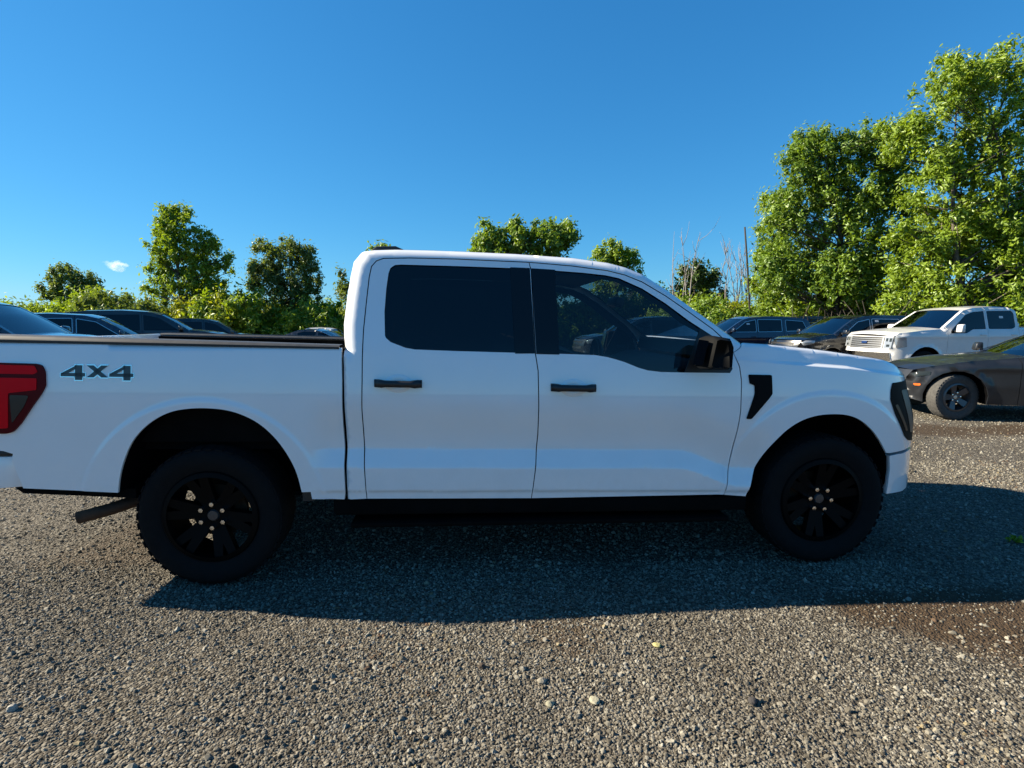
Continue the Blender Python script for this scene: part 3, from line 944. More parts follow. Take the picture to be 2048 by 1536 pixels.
def arc(cx, cz, rx, rz, z0, n=12):
    """wheel opening from front to rear, starting and ending at height z0"""
    a0 = math.asin(max(-1, min(1, (z0 - cz) / rz)))
    return [(cx + rx * math.cos(t), cz + rz * math.sin(t)) for t in np.linspace(a0, math.pi - a0, n)]

KITS = {}
def kit_for(R, nsp, dusty, rmat):
    key = (R, nsp, dusty, rmat.name)
    if key not in KITS:
        KITS[key] = wheel_kit(R, .22, R * .62, TYREDUST if dusty else TYRE, rmat, nsp, False, 5)
    return KITS[key]

def vehicle(name, spec, paint, label, cat, loc, heading, group=None, wheels=None, detail=True, steer=0., glassmat=None, dusty=False):
    """loc: ground point below the middle of the wheelbase; heading: direction of the nose in degrees"""
    root = empty(name, (loc[0], loc[1], loc[2] if len(loc) > 2 else 0), math.radians(heading))
    tag(root, label, cat, group)
    W = spec['w']; belt = spec['belt']; R = spec['R']; wb = spec['wb'] / 2; sill = spec['sill']
    xf, xr = spec['nose'], spec['tail']
    top = spec['top']                      # front bottom ... over the roof ... rear bottom
    def q0(s, z):
        s = np.asarray(s, float); z = np.asarray(z, float)
        q = np.full_like(s + z, W)
        q = q - .05 * np.clip((z - belt + .25) / .3, 0, 1) ** 2 - .035 * np.clip((.55 - z) / .3, 0, 1)
        q = q + .012 * sst(-.03, .03, z - (belt - .22)) * (1 - sst(0, .2, z - (belt - .22)))
        t = np.clip(z - belt, 0, None)
        q = q - spec['tumble'] * (np.sqrt(t * t + .0016) - .04)
        for c in (wb, -wb):
            r = np.hypot(s - c, z - R)
            q = q + .025 * (1 - sst(R * 1.22, R * 1.45, r))
        u = np.clip((s - (xf - .75)) / .80, 0, .995); q = q - .33 * (1 - np.sqrt(1 - u ** 2.3))
        u = np.clip(((xr + .6) - s) / .66, 0, .995); q = q - .22 * (1 - np.sqrt(1 - u ** 2.3))
        return q
    roll = make_roll(top, spec.get('roll', .07))
    qf = lambda s, z: q0(s, z) + roll(s, z)
    ra = spec.get('ra', R * 1.17)
    bottom = [(xr + .08, sill + .05)] + [(-wb - ra - .03, sill)] + arc(-wb, R, ra, ra, sill + .0)[::-1] + arc(wb, R, ra, ra, sill + .0)[::-1] + [(xf - .06, sill + .05)]
    poly = top + bottom
    # side panels between the door cuts
    cuts = [xr - .2] + sorted(spec['cuts']) + [xf + .2]
    names = spec['names']                  # from rear to front
    glassm = glassmat or G_DARK
    for side in (-1, 1):
        for i, nm in enumerate(names):
            P = clip_x(poly, cuts[i] + .004, cuts[i + 1] - .004)
            wins = [w for w in spec['wins'] if cuts[i] < np.mean([p[0] for p in w[1]]) < cuts[i + 1]]
            pn = panel(nm, P, paint, qf, side, root, holes=[round_poly(w[1], .03) for w in wins], res=.07, depth=.02)
            for gm, w in wins:
                panel('side_glass', inset(round_poly(w, .03), -.008), GLASS[gm], qf, side, pn, off=-.010, res=.12, depth=.004)
                if spec.get('chrome') and nm != 'quarter_panel' or spec.get('chrome'):
                    ring = round_poly(w, .03)
                    panel('window_trim', inset(ring, -.012), spec['chrome'], qf, side, pn, holes=[inset(ring, .004)], off=.004, res=.1, depth=.006)
            if 'door' in nm and detail:
                hx = cuts[i] + .16; hz = belt - .13
                qq = float(qf(np.array([hx]), np.array([hz]))[0])
                MB().box(hx - .09, hx + .09, side * (qq - .01), side * (qq + .028), hz - .016, hz + .016).build('door_handle', spec.get('handle', paint), pn, bevel=.008)
        for c in (wb, -wb):
            a = arc(c, R, ra, ra, sill + .0)
            arch_liner('wheel_arch_liner', a, qf, side, root, .3)
    # across-body surfaces split by the named breaks
    br = spec['breaks']                    # list of (start_index, end_index, name, material key)
    for i0, i1, nm, mk_, crown, bulge in br:
        seg = resample(top[i0:i1 + 1], .08, False)
        A = np.array(seg); q = qf(A[:, 0], A[:, 1])
        n = len(seg)
        b0, b1 = bulge
        bl = [b0 + (b1 - b0) * k / max(1, n - 1) for k in range(n)]
        m_ = paint if mk_ == 'paint' else GLASS.get(mk_) or MATS[mk_]
        if mk_ in GLASS:
            q = q - .0
            e = .075
            # pillars left and right, glass between
            strip(nm, [(s, z, max(.05, qq - e)) for (s, z), qq in zip(seg, q)], m_, root, crown=crown, bulge=[b for b in bl])
            for sd in (-1, 1):
                V = []; F = []
                for k, ((s, z), qq) in enumerate(zip(seg, q)):
                    f = 1 - ((qq - e) / qq) ** 2
                    V += [(s, sd * qq, z), (s + bl[k] * 0, sd * (qq - e), z + .004)]
                for k in range(n - 1): F.append((2 * k, 2 * k + 1, 2 * k + 3, 2 * k + 2))
                mk(nm + '_pillar', V, F, paint, root)
        else:
            strip(nm, [(s, z, qq) for (s, z), qq in zip(seg, q)], m_, root, crown=crown, bulge=bl)
    MB().prism([(xr + .15, sill + .02), (xf - .2, sill + .02), (xf - .2, sill + .22), (xr + .15, sill + .22)], -W * .62, W * .62).build('underbody', UNDER, root)
    MB().prism([(xr + .3, belt - .35), (xf - 1.0, belt - .35), (xf - 1.0, belt - .1), (xr + .3, belt - .1)], -W * .82, W * .82).build('cabin_interior', INTERIOR, root)
    for sx in spec.get('seats', ()):
        for y in (-.38, .38):
            MB().prism([(sx, belt - .2), (sx + .14, belt - .2), (sx + .02, belt + .22), (sx - .08, belt + .22)], y - .22, y + .22).build('seat_back', SEATM, root, bevel=.04)
    kit = kit_for(R, 5, dusty, wheels or RIMGREY)
    for x in (wb, -wb):
        for sd in (-1, 1):
            put_wheel(kit, root, x, sd * (W - .125), R, sd, steer if x > 0 else 0, spin=.3, detail=detail)
    # door mirrors
    mx_, mz_ = spec['mirror']
    for sd in (-1, 1):
        qq = float(q0(np.array([mx_]), np.array([mz_]))[0])
        mm = MB().prism([(mx_ - .05, mz_), (mx_ + .08, mz_ + .01), (mx_ + .06, mz_ + spec.get('mh', .14)), (mx_ - .045, mz_ + spec.get('mh', .14) + .02)], sd * (qq + .05), sd * (qq + .22)).build('door_mirror', spec.get('mirmat', paint), root, bevel=.03, seg=3)
        MB().box(mx_ - .0, mx_ + .05, sd * (qq - .05), sd * (qq + .08), mz_ + .01, mz_ + .05).build('mirror_arm', BLACKPL, mm)
    for sx, sz in spec.get('stickers', ()):
        panel('window_sticker', [(sx - .06, sz - .03), (sx + .06, sz - .03), (sx + .06, sz + .03), (sx - .06, sz + .03)], PAPER, qf, 1, root, off=-.006, res=.1, depth=.002)
    # lamps and grille
    for sd in (-1, 1):
        for nm, pp, mt in spec['lamps']:
            pan = panel(nm, round_poly(pp, .02), MATS[mt], qf, sd, root, off=.008, res=.04, depth=.02)
    for nm, x0, z0, z1, yh, mt, th in spec['front']:
        # plates following the curve of the nose
        V = []; F = []
        n = 13
        y_c = yh if hasattr(yh, '__len__') else (-yh, yh)
        for z in (z0, z1):
            sx = float(np.interp(z, [p[1] for p in top[:spec['nose_n']]], [p[0] for p in top[:spec['nose_n']]]))
            qz = float(qf(np.array([sx]), np.array([z]))[0])
            for y in np.linspace(y_c[0], y_c[1], n):
                f = 1 - min(1, (abs(y) / qz)) ** 2
                V.append((sx + spec['nose_bulge'] * f + th + x0, y, z))
        for z in (z0, z1):
            for k in range(n):
                v = V[(0 if z == z0 else n) + k]; V.append((v[0] - th - .03, v[1], v[2]))
        for k in range(n - 1):
            F += [(k, k + 1, n + k + 1, n + k), (n + k, n + k + 1, 3 * n + k + 1, 3 * n + k), (k + 1, k, 2 * n + k, 2 * n + k + 1)]
        F += [(0, n, 3 * n, 2 * n), (n - 1, 2 * n - 1 + 2 * n, 4 * n - 1, 2 * n - 1)] if False else [(0, n, 3 * n, 2 * n), (n - 1, 3 * n - 1, 4 * n - 1, 2 * n - 1)]
        mk(nm, V, F, MATS[mt], root, smooth=False)
    return root

GLASS = {'dark': G_DARK, 'mid': G_FAR, 'clear': G_MID}

SUV = dict(w=.94, belt=1.12, R=.36, wb=2.75, sill=.30, nose=2.32, tail=-2.36, tumble=.26, roll=.07,
    top=[(2.26, .36), (2.32, .55), (2.31, .80), (2.24, .98), (2.02, 1.06), (1.6, 1.13), (1.22, 1.17), (.80, 1.45), (.50, 1.62), (.20, 1.70), (-.5, 1.74), (-1.3, 1.72), (-2.0, 1.64), (-2.12, 1.56), (-2.28, 1.16), (-2.34, .95), (-2.36, .6), (-2.32, .36)],
    cuts=[-1.02, .02, 1.06], names=['quarter_panel', 'rear_door', 'front_door', 'front_fender'],
    wins=[('dark', [(-1.95, 1.22), (-1.12, 1.19), (-1.12, 1.60), (-1.80, 1.55)]), ('dark', [(-.95, 1.185), (-.03, 1.17), (-.03, 1.62), (-.95, 1.61)]), ('dark', [(.06, 1.17), (.96, 1.165), (.45, 1.53), (.06, 1.61)])],
    breaks=[(0, 3, 'front_fascia', 'paint', 0, (.16, .16)), (3, 6, 'hood', 'paint', .03, (.16, .10)), (6, 8, 'windshield', 'mid', .02, (.10, .08)), (8, 12, 'roof', 'paint', .03, (.08, 0)), (12, 14, 'rear_window', 'dark', 0, (-.03, -.06)), (14, 17, 'tail_panel', 'paint', 0, (-.08, -.1))],
    mirror=(1.0, 1.16), lamps=[('headlight', [(1.95, .90), (2.22, .84), (2.26, .93), (2.16, .99), (1.92, .99)], 'clear_lamp'), ('tail_light', [(-2.28, .95), (-2.05, 1.0), (-2.02, 1.12), (-2.24, 1.12)], 'red_lens')],
    front=[('grille', 0, .66, .92, .55, 'black_plastic', .01), ('lower_intake', 0, .42, .56, .62, 'black_plastic', .01)], nose_n=4, nose_bulge=.16, seats=(-1.0, .1))
SEDAN = dict(w=.91, belt=.98, R=.33, wb=2.80, sill=.26, nose=2.30, tail=-2.40, tumble=.36, roll=.09,
    top=[(2.22, .30), (2.29, .45), (2.27, .62), (2.16, .73), (1.80, .83), (1.35, .92), (.98, .97), (.50, 1.20), (.10, 1.36), (-.15, 1.42), (-.6, 1.44), (-1.0, 1.40), (-1.45, 1.24), (-1.85, 1.06), (-2.25, 1.02), (-2.36, .95), (-2.40, .6), (-2.34, .32)],
    cuts=[-.98, -.06, .98], names=['quarter_panel', 'rear_door', 'front_door', 'front_fender'],
    wins=[('dark', [(-.9, 1.03), (-.10, 1.0), (-.10, 1.345), (-.62, 1.36), (-.9, 1.30)]), ('clear', [(.0, 1.0), (.86, .985), (.30, 1.27), (.0, 1.34)])],
    breaks=[(0, 3, 'front_fascia', 'paint', 0, (.22, .20)), (3, 6, 'hood', 'paint', .035, (.20, .12)), (6, 8, 'windshield', 'mid', .02, (.12, .08)), (8, 11, 'roof', 'paint', .03, (.08, -.04)), (11, 13, 'rear_window', 'dark', .02, (-.04, -.08)), (13, 15, 'trunk_lid', 'paint', .02, (-.08, -.1)), (15, 17, 'tail_panel', 'paint', 0, (-.1, -.1))],
    mirror=(.86, .97), lamps=[('headlight', [(1.78, .66), (2.16, .60), (2.22, .66), (2.10, .72), (1.78, .76)], 'clear_lamp'), ('side_marker', [(2.02, .49), (2.14, .48), (2.15, .52), (2.02, .53)], 'amber_lens'), ('tail_light', [(-2.36, .80), (-2.0, .84), (-2.0, .95), (-2.32, .95)], 'red_lens')],
    front=[('grille', 0, .44, .60, .50, 'black_plastic', .01)], nose_n=4, nose_bulge=.21, seats=(-.95, .0))
MUSCLE = dict(w=.94, belt=1.0, R=.355, wb=3.0, sill=.26, nose=2.12, tail=-2.60, tumble=.38, roll=.10,
    top=[(2.02, .30), (2.10, .45), (2.09, .64), (2.02, .76), (1.80, .83), (1.30, .92), (.55, 1.0), (.20, 1.20), (-.18, 1.37), (-.45, 1.43), (-.9, 1.45), (-1.3, 1.41), (-1.75, 1.25), (-2.10, 1.10), (-2.45, 1.06), (-2.55, .98), (-2.60, .6), (-2.52, .32)],
    cuts=[-1.35, -.40, .70], names=['quarter_panel', 'rear_door', 'front_door', 'front_fender'],
    wins=[('dark', [(-1.25, 1.07), (-.45, 1.05), (-.45, 1.35), (-.95, 1.37), (-1.25, 1.30)]), ('clear', [(-.34, 1.04), (.54, 1.02), (.0, 1.27), (-.34, 1.345)])],
    breaks=[(0, 3, 'front_fascia', 'paint', 0, (.20, .18)), (3, 6, 'hood', 'paint', .03, (.18, .14)), (6, 8, 'windshield', 'mid', .02, (.14, .08)), (8, 11, 'roof', 'paint', .03, (.08, -.04)), (11, 13, 'rear_window', 'dark', .02, (-.04, -.08)), (13, 15, 'trunk_lid', 'paint', .02, (-.08, -.1)), (15, 17, 'tail_panel', 'paint', 0, (-.1, -.1))],
    mirror=(.46, 1.01), lamps=[('headlight', [(1.84, .695), (2.01, .66), (2.05, .69), (2.0, .735), (1.84, .755)], 'smoked_lens'), ('side_marker', [(1.95, .52), (2.02, .515), (2.03, .55), (1.95, .555)], 'amber_lens'), ('tail_light', [(-2.56, .80), (-2.2, .84), (-2.2, .95), (-2.52, .95)], 'red_lens')],
    front=[('grille', 0, .46, .62, .60, 'black_plastic', .01)], nose_n=4, nose_bulge=.19, seats=(-1.35, -.35))
PICKUP = dict(w=.98, belt=1.33, R=.40, wb=3.68, sill=.46, nose=2.72, tail=-3.0, tumble=.26, roll=.07, ra=.50,
    top=[(2.62, .50), (2.70, .62), (2.68, .85), (2.62, 1.16), (2.50, 1.24), (1.9, 1.31), (1.30, 1.35), (.85, 1.66), (.60, 1.83), (.30, 1.90), (-.3, 1.94), (-.75, 1.92), (-.95, 1.86), (-1.02, 1.40), (-1.06, 1.385), (-2.92, 1.41), (-2.98, 1.38), (-2.98, .85), (-2.94, .62)],
    cuts=[-1.04, -.92, .02, 1.22], names=['bed_side', 'cab_corner', 'rear_door', 'front_door', 'front_fender'],
    wins=[('dark', [(-.84, 1.40), (-.72, 1.35), (-.02, 1.35), (-.02, 1.82), (-.78, 1.83), (-.84, 1.76)]), ('dark', [(.06, 1.35), (.46, 1.34), (.66, 1.24), (1.14, 1.24), (1.10, 1.32), (.62, 1.72), (.40, 1.79), (.06, 1.82)])],
    breaks=[(0, 3, 'front_fascia', 'paint', 0, (.10, .08)), (3, 6, 'hood', 'paint', .05, (.08, .10)), (6, 8, 'windshield', 'mid', .02, (.10, .05)), (8, 12, 'roof', 'paint', .03, (.05, 0)), (12, 13, 'cab_back', 'paint', 0, (0, 0)), (14, 15, 'bed_cover', 'black_plastic', 0, (0, 0)), (16, 18, 'tailgate', 'paint', 0, (0, 0))],
    mirror=(.98, 1.26), mh=.20, lamps=[('headlight', [(2.36, .90), (2.60, .86), (2.64, 1.14), (2.40, 1.16)], 'clear_lamp'), ('tail_light', [(-2.97, .95), (-2.80, .98), (-2.80, 1.30), (-2.97, 1.30)], 'red_lens')],
    front=[('grille', 0, .84, 1.14, .56, 'black_plastic', .010), ('headlight_front', 0, .86, 1.14, (.60, .80), 'clear_lamp', .012), ('headlight_front', 0, .86, 1.14, (-.80, -.60), 'clear_lamp', .012),
           ('front_bumper', 0.02, .52, .74, .78, 'chrome', .03)] + [('lamp_reflector', 0, z0, z1, (y0, y1) if y0 < y1 else (y1, y0), 'smoked_lens', .016) for sg in (-1, 1) for (y0, y1, z0, z1) in ((sg * .63, sg * .68, 1.03, 1.11), (sg * .72, sg * .78, 1.02, 1.11), (sg * .66, sg * .74, .89, .95))] + [('grille_bar', 0, z, z + .018, .55, 'grille_bar_chrome', .016) for z in (.86, .915, .97, 1.025, 1.08)] + [('grille_side', 0, .84, 1.14, (sgn - .02, sgn + .02), 'grille_bar_chrome', .02) for sgn in (-.55, .55)] + [('grille_emblem', 0, .965, 1.025, .09, 'blue_emblem', .04)], nose_n=4, nose_bulge=.09, seats=(-.85, .15))

import copy
def variant(base, **kw):
    s = copy.deepcopy({k: v for k, v in base.items() if not isinstance(v, bpy.types.ID)})
    s.update(kw); return s
def scaled(base, fz=1., fx=1., belt_up=0., **kw):
    s = copy.deepcopy(base)
    sc_ = lambda P: [(x * fx, z * fz) for x, z in P]
    s['top'] = sc_(s['top']); s['wins'] = [(g, sc_(p)) for g, p in s['wins']]
    s['lamps'] = [(n, sc_(p), m) for n, p, m in s['lamps']]
    s['cuts'] = [c * fx for c in s['cuts']]
    for k in ('nose', 'tail', 'wb'): s[k] *= fx
    s['belt'] *= fz; s['mirror'] = (s['mirror'][0] * fx, s['mirror'][1] * fz)
    s['front'] = [(a, b_, c * fz, d * fz, e, f, g) for a, b_, c, d, e, f, g in s['front']]
    s.update(kw); return s

P_BLACK = simple('black_car_paint', (.006, .006, .008), .25, coat=1, vary=.15)
P_NAVY = simple('navy_car_paint', (.010, .016, .035), .25, coat=1)
P_CHAR = simple('charcoal_car_paint', (.013, .015, .019), .4, metal=.0, coat=.55, spec=.3, vary=.15, vscale=6)
P_BROWN = simple('dark_brown_car_paint', (.010, .009, .010), .3, coat=1)
P_GREYD = simple('dark_grey_car_paint', (.02, .021, .024), .3, coat=1)
P_SILVER = simple('light_silver_car_paint', (.45, .46, .47), .3, metal=.5, coat=1)
P_WHITE2 = simple('used_white_paint', (.60, .60, .59), .35, coat=.9, vary=.03)

def at(x, y): return (x, y, float(ground_z(x, y)))
def facing_left(front_axle_xy, heading, spec, near_w):
    """centre of a vehicle from the ground point of its camera-side front wheel"""
    h = math.radians(heading)
    d = Vector((math.cos(h), math.sin(h), 0)); left = Vector((-d.y, d.x, 0))
    return d, left

def place(spec, wheel_xy, heading, left_side=True, front=True):
    h = math.radians(heading)
    d = np.array([math.cos(h), math.sin(h)]); l = np.array([-d[1], d[0]])
    c = np.array(wheel_xy) - d * (spec['wb'] / 2) * (1 if front else -1) - l * (spec['w'] - .03) * (1 if left_side else -1)
    return at(*c)

ROWR = 'vehicles parked in the right-hand row'
ROWL = 'vehicles parked in the left-hand row'
sd_spec = MUSCLE
vehicle('parked_sedan', sd_spec, P_CHAR, 'charcoal grey sedan nearest at the right edge with its front wheel showing', 'sedan', place(sd_spec, (6.92, 8.52), 162), 162, ROWR, RIMGREY, steer=math.radians(20), dusty=True)
PICKS = variant(PICKUP, stickers=[(-.45, 1.66)])
vehicle('parked_pickup', PICKS, P_WHITE2, 'white pickup truck with chrome barred grille parked behind the charcoal sedan', 'pickup truck', place(PICKUP, (10.65, 14.2), 188), 188, ROWR, RIMGREY)
SUVC = variant(SUV, chrome=SILVER, stickers=[(-.20, 1.56)])
vehicle('parked_suv', SUVC, P_BLACK, 'black sport utility vehicle left of the white parked pickup', 'suv', place(SUVC, (9.45, 16.3), 189), 189, ROWR, RIMGREY)
SEDB = variant(SEDAN, mirmat=P_SILVER)
vehicle('parked_car', scaled(SEDAN, 1.05, mirmat=P_SILVER), P_BLACK, 'small black car with a pale door mirror seen between two dark utility vehicles', 'car', place(SEDAN, (10.2, 20.2), 188), 188, ROWR)
SUVD = variant(SUV, chrome=SILVER, stickers=[(.35, 1.46)])
vehicle('parked_suv', SUVD, P_NAVY, 'navy utility vehicle with a bright roof edge beside the near truck windscreen pillar', 'suv', at(9.0, 21.3), 186, ROWR)
vehicle('parked_suv', scaled(SUV, 1.04), P_BLACK, 'low dark vehicle roof farthest back in the right row under the bushes', 'suv', at(13.4, 26.5), 187, ROWR, detail=False)
vehicle('parked_suv', SUV, P_GREYD, 'dark grey vehicle seen dimly through the near truck front window', 'suv', at(4.6, 19.5), 188, ROWR, detail=False)
vehicle('parked_car', SEDAN, P_GREYD, 'dark car seen through the near truck window beside its dashboard', 'car', at(7.4, 25.2), 188, ROWR, detail=False)
# left row
BIGSUV = scaled(SUV, 1.12, 1.08, w=1.0)
vehicle('parked_suv', BIGSUV, P_NAVY, 'nearest dark vehicle at the left edge with a sky-blue windscreen', 'suv', at(-9.75, 9.75), 12, ROWL)
vehicle('parked_suv', SUVC, P_NAVY, 'navy vehicle second from the left edge with a bright roof line', 'suv', at(-11.26, 14.44), 28, ROWL)
vehicle('parked_suv', scaled(SUV, 1.09, 1.05), P_BROWN, 'tall dark brown vehicle third from the left edge behind the truck bed', 'suv', at(-11.9, 17.9), 28, ROWL)
vehicle('parked_suv', scaled(SUV, 1.06), P_BLACK, 'black vehicle fourth from the left edge with a pale roof edge', 'suv', at(-12.5, 22.4), 28, ROWL)
vehicle('parked_car', SEDAN, P_SILVER, 'pale car mostly hidden behind the fourth vehicle of the left row', 'car', at(-14.7, 27.4), 28, ROWL, detail=False)
# far pair behind the bed
vehicle('parked_car', scaled(SEDAN, 1.05), P_BLACK, 'far black car roof just behind the truck cab corner', 'car', at(-8.3, 24.5), -3, None, detail=False)
vehicle('parked_pickup', PICKUP, P_WHITE2, 'far small white pickup cab beyond the black car near the cab corner', 'pickup truck', at(-11.5, 34.0), -2, None, detail=False)

# ------------------------------------------------------------------ gravel stones (uncountable)
def stone_material(name, stops, rough=.9):
    m, nt, b = mat_new(name)
    at_ = node(nt, 'ShaderNodeAttribute'); at_.attribute_name = 'tone'; at_.attribute_type = 'INSTANCER'
    rp_ = node(nt, 'ShaderNodeValToRGB')
    c = rp_.color_ramp
    c.elements[0].position = stops[0][0]; c.elements[0].color = (*stops[0][1], 1)
    c.elements[1].position = stops[-1][0]; c.elements[1].color = (*stops[-1][1], 1)
    for p, cc in stops[1:-1]:
        e = c.elements.new(p); e.color = (*cc, 1)
    nt.links.new(at_.outputs['Fac'], rp_.inputs[0])
    tc = node(nt, 'ShaderNodeTexCoord')
    nz = node(nt, 'ShaderNodeTexNoise', Scale=1.7, Detail=4.)
    nt.links.new(tc.outputs['Object'], nz.inputs['Vector'])
    mr = node(nt, 'ShaderNodeMapRange'); mr.inputs[3].default_value = .75; mr.inputs[4].default_value = 1.2
    nt.links.new(nz.outputs[0], mr.inputs[0])
    mu = node(nt, 'ShaderNodeMix', data_type='RGBA', blend_type='MULTIPLY'); mu.inputs[0].default_value = 1
    nt.links.new(rp_.outputs[0], mu.inputs[6]); nt.links.new(mr.outputs[0], mu.inputs[7])
    nt.links.new(mu.outputs[2], b.inputs['Base Color'])
    b.inputs['Roughness'].default_value = rough
    b.inputs['Specular IOR Level'].default_value = .25
    return m
STONE = stone_material('gravel_stone', [(0, (0.0546, 0.0468, 0.0351)), (.25, (0.1053, 0.0936, 0.0733)), (.5, (0.1521, 0.1388, 0.1108)), (.75, (0.1950, 0.1810, 0.1482)), (.9, (0.2730, 0.2574, 0.2184)), (.97, (0.2028, 0.1638, 0.0936)), (1.0, (0.0936, 0.0608, 0.0390))])

def scatter(name, xs, ys, size, label):
    n = len(xs)
    zs = ground_z(xs, ys) - size * .14
    me = bpy.data.meshes.new(name)
    me.vertices.add(n)
    me.vertices.foreach_set('co', np.stack([xs, ys, zs], 1).astype(np.float32).ravel())
    a = me.attributes.new('rot', 'FLOAT_VECTOR', 'POINT'); a.data.foreach_set('vector', (rng.random((n, 3)) * 6.283).astype(np.float32).ravel())
    s = size[:, None] * (np.array([1, .85, .65]) + rng.normal(0, .14, (n, 3)))
    a = me.attributes.new('scl', 'FLOAT_VECTOR', 'POINT'); a.data.foreach_set('vector', s.astype(np.float32).ravel())
    a = me.attributes.new('tone', 'FLOAT', 'POINT'); a.data.foreach_set('value', np.clip(rng.random(n) * .86 + .07 + .16 * np.sin(xs * 2.1 + .9 * np.sin(ys * 1.7)) * np.sin(ys * 1.3 + xs * .5 + 1) + .08 * np.sin(xs * 6.1 + ys * 2.2), 0, 1).astype(np.float32))
    a = me.attributes.new('pick', 'INT', 'POINT'); a.data.foreach_set('value', rng.integers(0, 4, n).astype(np.int32))
    o = link(name, me)
    tag(o, label, 'gravel', kind='stuff')
    ng = bpy.data.node_groups.new('stones', 'GeometryNodeTree')
    ng.interface.new_socket('Geometry', in_out='INPUT', socket_type='NodeSocketGeometry')
    ng.interface.new_socket('Geometry', in_out='OUTPUT', socket_type='NodeSocketGeometry')
    N = ng.nodes; L = ng.links
    gi = N.new('NodeGroupInput'); go = N.new('NodeGroupOutput')
    join = N.new('GeometryNodeJoinGeometry')
    for k in range(4):
        ico = N.new('GeometryNodeMeshIcoSphere'); ico.inputs['Radius'].default_value = 1; ico.inputs['Subdivisions'].default_value = 2
        pos = N.new('GeometryNodeInputPosition')
        nz = N.new('ShaderNodeTexNoise'); nz.noise_dimensions = '4D'; nz.inputs['W'].default_value = k * 7.3; nz.inputs['Scale'].default_value = 1.1; nz.inputs['Detail'].default_value = 1
        sub = N.new('ShaderNodeVectorMath'); sub.operation = 'SUBTRACT'; sub.inputs[1].default_value = (.5, .5, .5)
        scv = N.new('ShaderNodeVectorMath'); scv.operation = 'SCALE'; scv.inputs['Scale'].default_value = 1.5
        sp = N.new('GeometryNodeSetPosition')
        L.new(pos.outputs[0], nz.inputs['Vector']); L.new(nz.outputs['Color'], sub.inputs[0]); L.new(sub.outputs[0], scv.inputs[0]); L.new(scv.outputs[0], sp.inputs['Offset'])
        L.new(ico.outputs['Mesh'], sp.inputs['Geometry'])
        sm = N.new('GeometryNodeSetMaterial'); sm.inputs['Material'].default_value = STONE
        L.new(sp.outputs[0], sm.inputs['Geometry'])
        g2 = N.new('GeometryNodeGeometryToInstance'); L.new(sm.outputs[0], g2.inputs[0]); L.new(g2.outputs[0], join.inputs[0])
    iop = N.new('GeometryNodeInstanceOnPoints')
    iop.inputs['Pick Instance'].default_value = True
    def attr(nm, ty):
        a = N.new('GeometryNodeInputNamedAttribute'); a.data_type = ty; a.inputs['Name'].default_value = nm; return a.outputs[0]
    L.new(gi.outputs[0], iop.inputs['Points']); L.new(join.outputs[0], iop.inputs['Instance'])
    L.new(attr('pick', 'INT'), iop.inputs['Instance Index'])
    e2r = N.new('FunctionNodeEulerToRotation'); L.new(attr('rot', 'FLOAT_VECTOR'), e2r.inputs[0]); L.new(e2r.outputs[0], iop.inputs['Rotation'])
    L.new(attr('scl', 'FLOAT_VECTOR'), iop.inputs['Scale'])
    L.new(iop.outputs[0], go.inputs[0])
    md = o.modifiers.new('stones', 'NODES'); md.node_group = ng
    return o

def ring_points(y0, y1, xw0, xw1, dens):
    """points in a trapezoid ahead of the camera, half-width growing from xw0 to xw1"""
    n = int(dens * (y1 - y0) * (xw1 + xw0))
    ys = y0 + (y1 - y0) * rng.random(n); xs = (rng.random(n) * 2 - 1) * xw1
    ok = np.abs(xs) < xw0 + (xw1 - xw0) * (ys - y0) / (y1 - y0)
    xs, ys = xs[ok], ys[ok]
    worn = sst(.15, .85, .5 + .32 * np.sin(xs * 1.7 + 1.3 * np.sin(ys * 1.1)) + .28 * np.sin(ys * 2.9 + xs * .8 + 2) + .2 * np.sin(xs * 5.3 - ys * 3.1))
    keep = rng.random(len(xs)) > np.maximum(dirt_mask(xs, ys) * .86, (1 - worn) * .5)
    return xs[keep], ys[keep]
x1, y1 = ring_points(1.1, 3.4, 2.6, 4.6, 9500)
x2, y2 = ring_points(3.4, 6.0, 4.6, 7.0, 3000)
x3, y3 = ring_points(6.0, 12.0, 7.0, 13.0, 600)
xs = np.concatenate([x1, x2, x3]); ys = np.concatenate([y1, y2, y3])
sz = np.concatenate([rng.lognormal(math.log(.0050), .42, len(x1)), rng.lognormal(math.log(.0064), .42, len(x2)), rng.lognormal(math.log(.0095), .42, len(x3))])
scatter('gravel', xs, ys, np.clip(sz, .003, .017), 'loose grey and tan crushed stones covering the lot')

